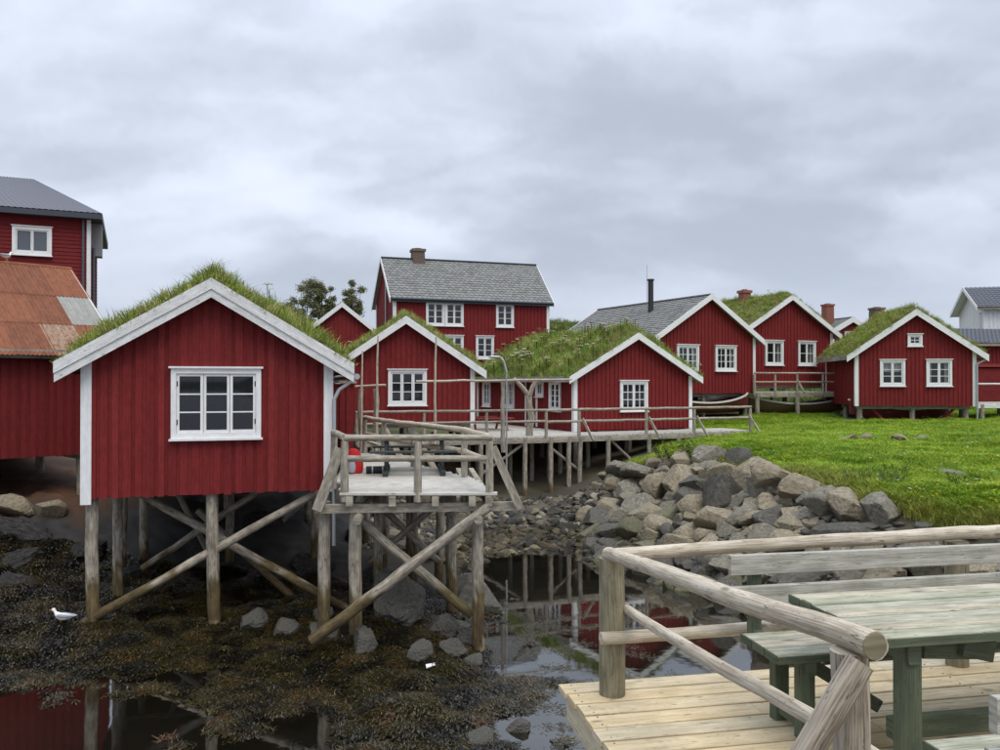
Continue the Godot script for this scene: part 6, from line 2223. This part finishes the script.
func lawns() -> void:
	var xf: Array = [[], [], []]
	var cs: Array = [[], [], []]
	var fx: Array = []
	var fc: Array = []
	var patch := noise(95, 0.22, 3)
	var fine := noise(96, 1.1, 2)
	for i in 110000:
		var d := 12.5 + 33.0 * pow(rng.randf(), 1.15)
		var x := rng.randf_range(3.8, minf(d * 0.68, 26.0))
		var y := gy(x, d)
		var l := lawn(x, d, y)
		if rng.randf() > l: continue
		var p := patch.get_noise_2d(x, d)
		var f := fine.get_noise_2d(x, d)
		var edge := 1.0 - smoothstep(0.1, 1.1, x - crest_x(d))
		var s := 0.68 + 0.35 * p + 0.25 * f + rng.randf_range(-0.12, 0.15) + edge * 0.55
		var k := i % 3
		var b := Basis(Vector3.UP, rng.randf() * TAU) * Basis(Vector3.RIGHT, rng.randf_range(-0.25, 0.25))
		xf[k].append(Transform3D(b.scaled(Vector3(1.35, clampf(s, 0.25, 1.4), 1.35)), P(x, y - 0.015, d)))
		var q := Color(0.25, 0.40, 0.028).lerp(Color(0.17, 0.30, 0.022), clampf(0.5 + p * 1.5, 0, 1))
		q = q.lerp(Color(0.33, 0.42, 0.04), clampf(f * 1.4 + 0.1, 0, 0.8))
		q = q.lerp(Color(0.32, 0.26, 0.10), clampf(edge * 0.55 + (0.5 if rng.randf() < 0.03 else 0.0), 0, 0.8))
		cs[k].append(q * rng.randf_range(0.75, 1.25))
		if rng.randf() < 0.014 + 0.07 * maxf(f, 0.0):
			fx.append(Transform3D(Basis(Vector3.UP, rng.randf() * TAU).scaled(Vector3(1.4, rng.randf_range(0.7, 1.2), 1.4)), P(x, y, d)))
			fc.append(Color(0.58, 0.50, 0.04) if rng.randf() < 0.8 else Color(0.7, 0.7, 0.62))
	for k in 3:
		var o := copies(self, "lawn_grass", tufts[k], MAT.grass, xf[k], cs[k])
		tag(o, "bright green long grass of the lawn by the cabins", "grass", "grass of the lawn")
	var o2 := copies(self, "buttercups", buds, MAT.grass, fx, fc)
	tag(o2, "tiny yellow and white wild flowers scattered in the lawn", "flowers")
	# rough growth between and behind the houses
	xf = []
	cs = []
	for i in 9000:
		var x := rng.randf_range(-14.0, 26.0)
		var d := rng.randf_range(40.0, 74.0)
		var y := gy(x, d)
		if lawn(x, d, y) < 0.5: continue
		xf.append(Transform3D(Basis(Vector3.UP, rng.randf() * TAU).scaled(Vector3(2.6, rng.randf_range(1.2, 2.4), 2.6)), P(x, y - 0.02, d)))
		cs.append(Color(0.10, 0.17, 0.03).lerp(Color(0.19, 0.21, 0.05), rng.randf()))
	var o3 := copies(self, "meadow_grass", tufts[0], MAT.grass, xf, cs)
	tag(o3, "rough meadow grass on the slope behind the houses", "grass")
	# leafy weeds along the lip of the embankment
	for q in [[5.3, 25.2, 1.05, "grey green bushy weed at the top corner of the embankment by the boardwalk", Color(0.085, 0.10, 0.035)], [5.9, 24.9, 0.8, "grey green bushy weed at the top corner of the embankment by the boardwalk", Color(0.10, 0.115, 0.04)], [8.0, 18.4, 0.55, "tuft of tall blue green lyme grass over the boulders", Color(0.16, 0.20, 0.09)], [8.5, 17.9, 0.5, "tuft of tall blue green lyme grass over the boulders", Color(0.16, 0.20, 0.09)], [9.6, 17.0, 0.55, "dark green leafy dock plant on the lawn edge", Color(0.05, 0.10, 0.02)], [9.1, 18.9, 0.5, "dark green leafy dock plant on the lawn edge", Color(0.06, 0.11, 0.02)], [10.0, 15.2, 0.7, "straw coloured tall grass clump at the right bank", Color(0.22, 0.22, 0.09)]]:
		weed_plant(q[0], q[1], q[2], q[3], q[4])

func weed_plant(x: float, d: float, s: float, label: String, q: Color) -> void:
	var t := thing("weed_plant", label, "plant", P(x, gy(x, d) - 0.02, d), rng.randf() * 360.0, "weeds along the lawn edge")
	var lf := mb()
	var stm := mb()
	stm.col = q * 0.8
	var grassy := label.contains("grass")
	for i in 26:
		var an := rng.randf() * TAU
		var dir := Vector3(cos(an), 0, sin(an))
		var h := s * rng.randf_range(0.45, 0.95)
		var root := dir * s * 0.35 * sqrt(rng.randf())
		var tip := root + Vector3(0, h * 0.75, 0) + dir * h * 0.4
		stm.trunk(root, tip, 0.006, 0.003, 4)
		var n := 9 if grassy else 16
		for k in n:
			var f := rng.randf_range(0.15, 1.0)
			var at := root.lerp(tip, f)
			var a2 := rng.randf() * TAU
			var out := (Vector3(cos(a2), rng.randf_range(0.1, 0.8), sin(a2))).normalized()
			if grassy: out = (out + Vector3(0, 2.0, 0)).normalized()
			var len := s * rng.randf_range(0.07, 0.14) * (2.2 if grassy else 1.0)
			var w := len * (0.05 if grassy else 0.28)
			var side := out.cross(Vector3.UP).normalized() * w
			var c := rng.randf_range(0.65, 1.3)
			lf.col = q * c
			var mid := at + out * len * 0.5
			var end := at + out * len - Vector3(0, len * 0.25, 0)
			lf.tri(at, mid + side, end)
			lf.tri(at, end, mid - side)
	put(t, "leaves", lf, MAT.grass)
	put(t, "stems", stm, MAT.grass)

func tree(x: float, d: float, h: float, spread: float, label: String, seed: int) -> void:
	var g := gy(x, d)
	var t := thing("small_tree", label, "tree", P(x, g - 0.1, d), 0.0, "trees behind the grey roofed shed")
	var r := RandomNumberGenerator.new()
	r.seed = seed
	var tr := mb()
	tr.trunk(Vector3.ZERO, Vector3(0.1, h * 0.55, 0), 0.14, 0.08, 8, 0.1, seed)
	var lf := mb()
	var ends: Array = []
	for i in 13:
		var an := TAU * i / 13.0 * 2.4 + r.randf() * 0.5
		var y0 := h * r.randf_range(0.30, 0.55)
		var reach := spread * r.randf_range(0.45, 1.0)
		var e := Vector3(cos(an) * reach, h * r.randf_range(0.62, 0.98), sin(an) * reach * 0.8)
		tr.trunk(Vector3(0.06, y0, 0), e, 0.05, 0.012, 5, 0.12, seed + i)
		ends.append(e)
		ends.append(Vector3(0.06, y0, 0).lerp(e, 0.72))
	for e in ends:
		var cr := spread * r.randf_range(0.16, 0.36)
		for k in int(380 * cr / (spread * 0.25)):
			var q: Vector3 = Vector3(r.randfn(), r.randfn() * 0.75, r.randfn()) * cr * 0.55 + e
			var a := Vector3(r.randfn(), r.randfn(), r.randfn()).normalized()
			var b := a.cross(Vector3(r.randfn(), r.randfn(), r.randfn())).normalized()
			var s := r.randf_range(0.035, 0.075)
			var c := r.randf_range(0.6, 1.3)
			lf.col = Color(0.12, 0.15, 0.07).lerp(Color(0.22, 0.20, 0.10), r.randf()) * c
			lf.quad(q - a * s, q + b * s * 0.6, q + a * s, q - b * s * 0.6)
	put(t, "trunk", tr, MAT.bark)
	put(t, "crown", lf, MAT.grass)

# ---------------------------------------------------------------- the scene
func _ready() -> void:
	rng.seed = 20240
	camera_and_light()
	materials()
	solve_tps()
	build_cache()
	tide_n.seed = 44
	tide_n.frequency = 1.0
	make_tufts()
	buildings()
	for f in footprints: f.append(f[0].transform.affine_inverse())
	build_ground()
	boardwalks()
	side_deck()
	near_deck()
	boats()
	stones()
	tree(-14.9, 62.0, 6.9, 1.5, "loose crowned small tree between turf roof and grey shed roof", 5)
	tree(-11.2, 62.0, 6.8, 1.0, "small olive leaved tree standing behind the grey shed ridge", 8)
	tree(-13.5, 62.5, 6.9, 1.0, "loose crowned small tree between turf roof and grey shed roof", 21)
	seaweeds()
	lawns()
	# gull on the shore beside the crossed pole
	gull(P(-7.45, gy(-7.45, 14.0) + 0.02, 14.05), 172.0, "pale young gull standing by the foot of the slanting brace", 0.95)
	var li := thing("litter", "scrap of white plastic lying on the seaweed", "litter", P(-1.05, gy(-1.05, 12.55) + 0.09, 12.55), 30.0)
	var m := mb()
	m.quad(Vector3(-0.09, 0.0, 0.03), Vector3(0.02, 0.02, 0.05), Vector3(0.03, 0.035, -0.02), Vector3(-0.07, 0.03, -0.04))
	m.quad(Vector3(0.02, 0.02, 0.05), Vector3(0.10, 0.005, 0.01), Vector3(0.09, 0.03, -0.04), Vector3(0.03, 0.035, -0.02))
	m.quad(Vector3(-0.09, -0.01, 0.03), Vector3(-0.07, 0.02, -0.04), Vector3(0.09, 0.02, -0.04), Vector3(0.10, -0.005, 0.01))
	put(li, "sheet", m, MAT.plastic)
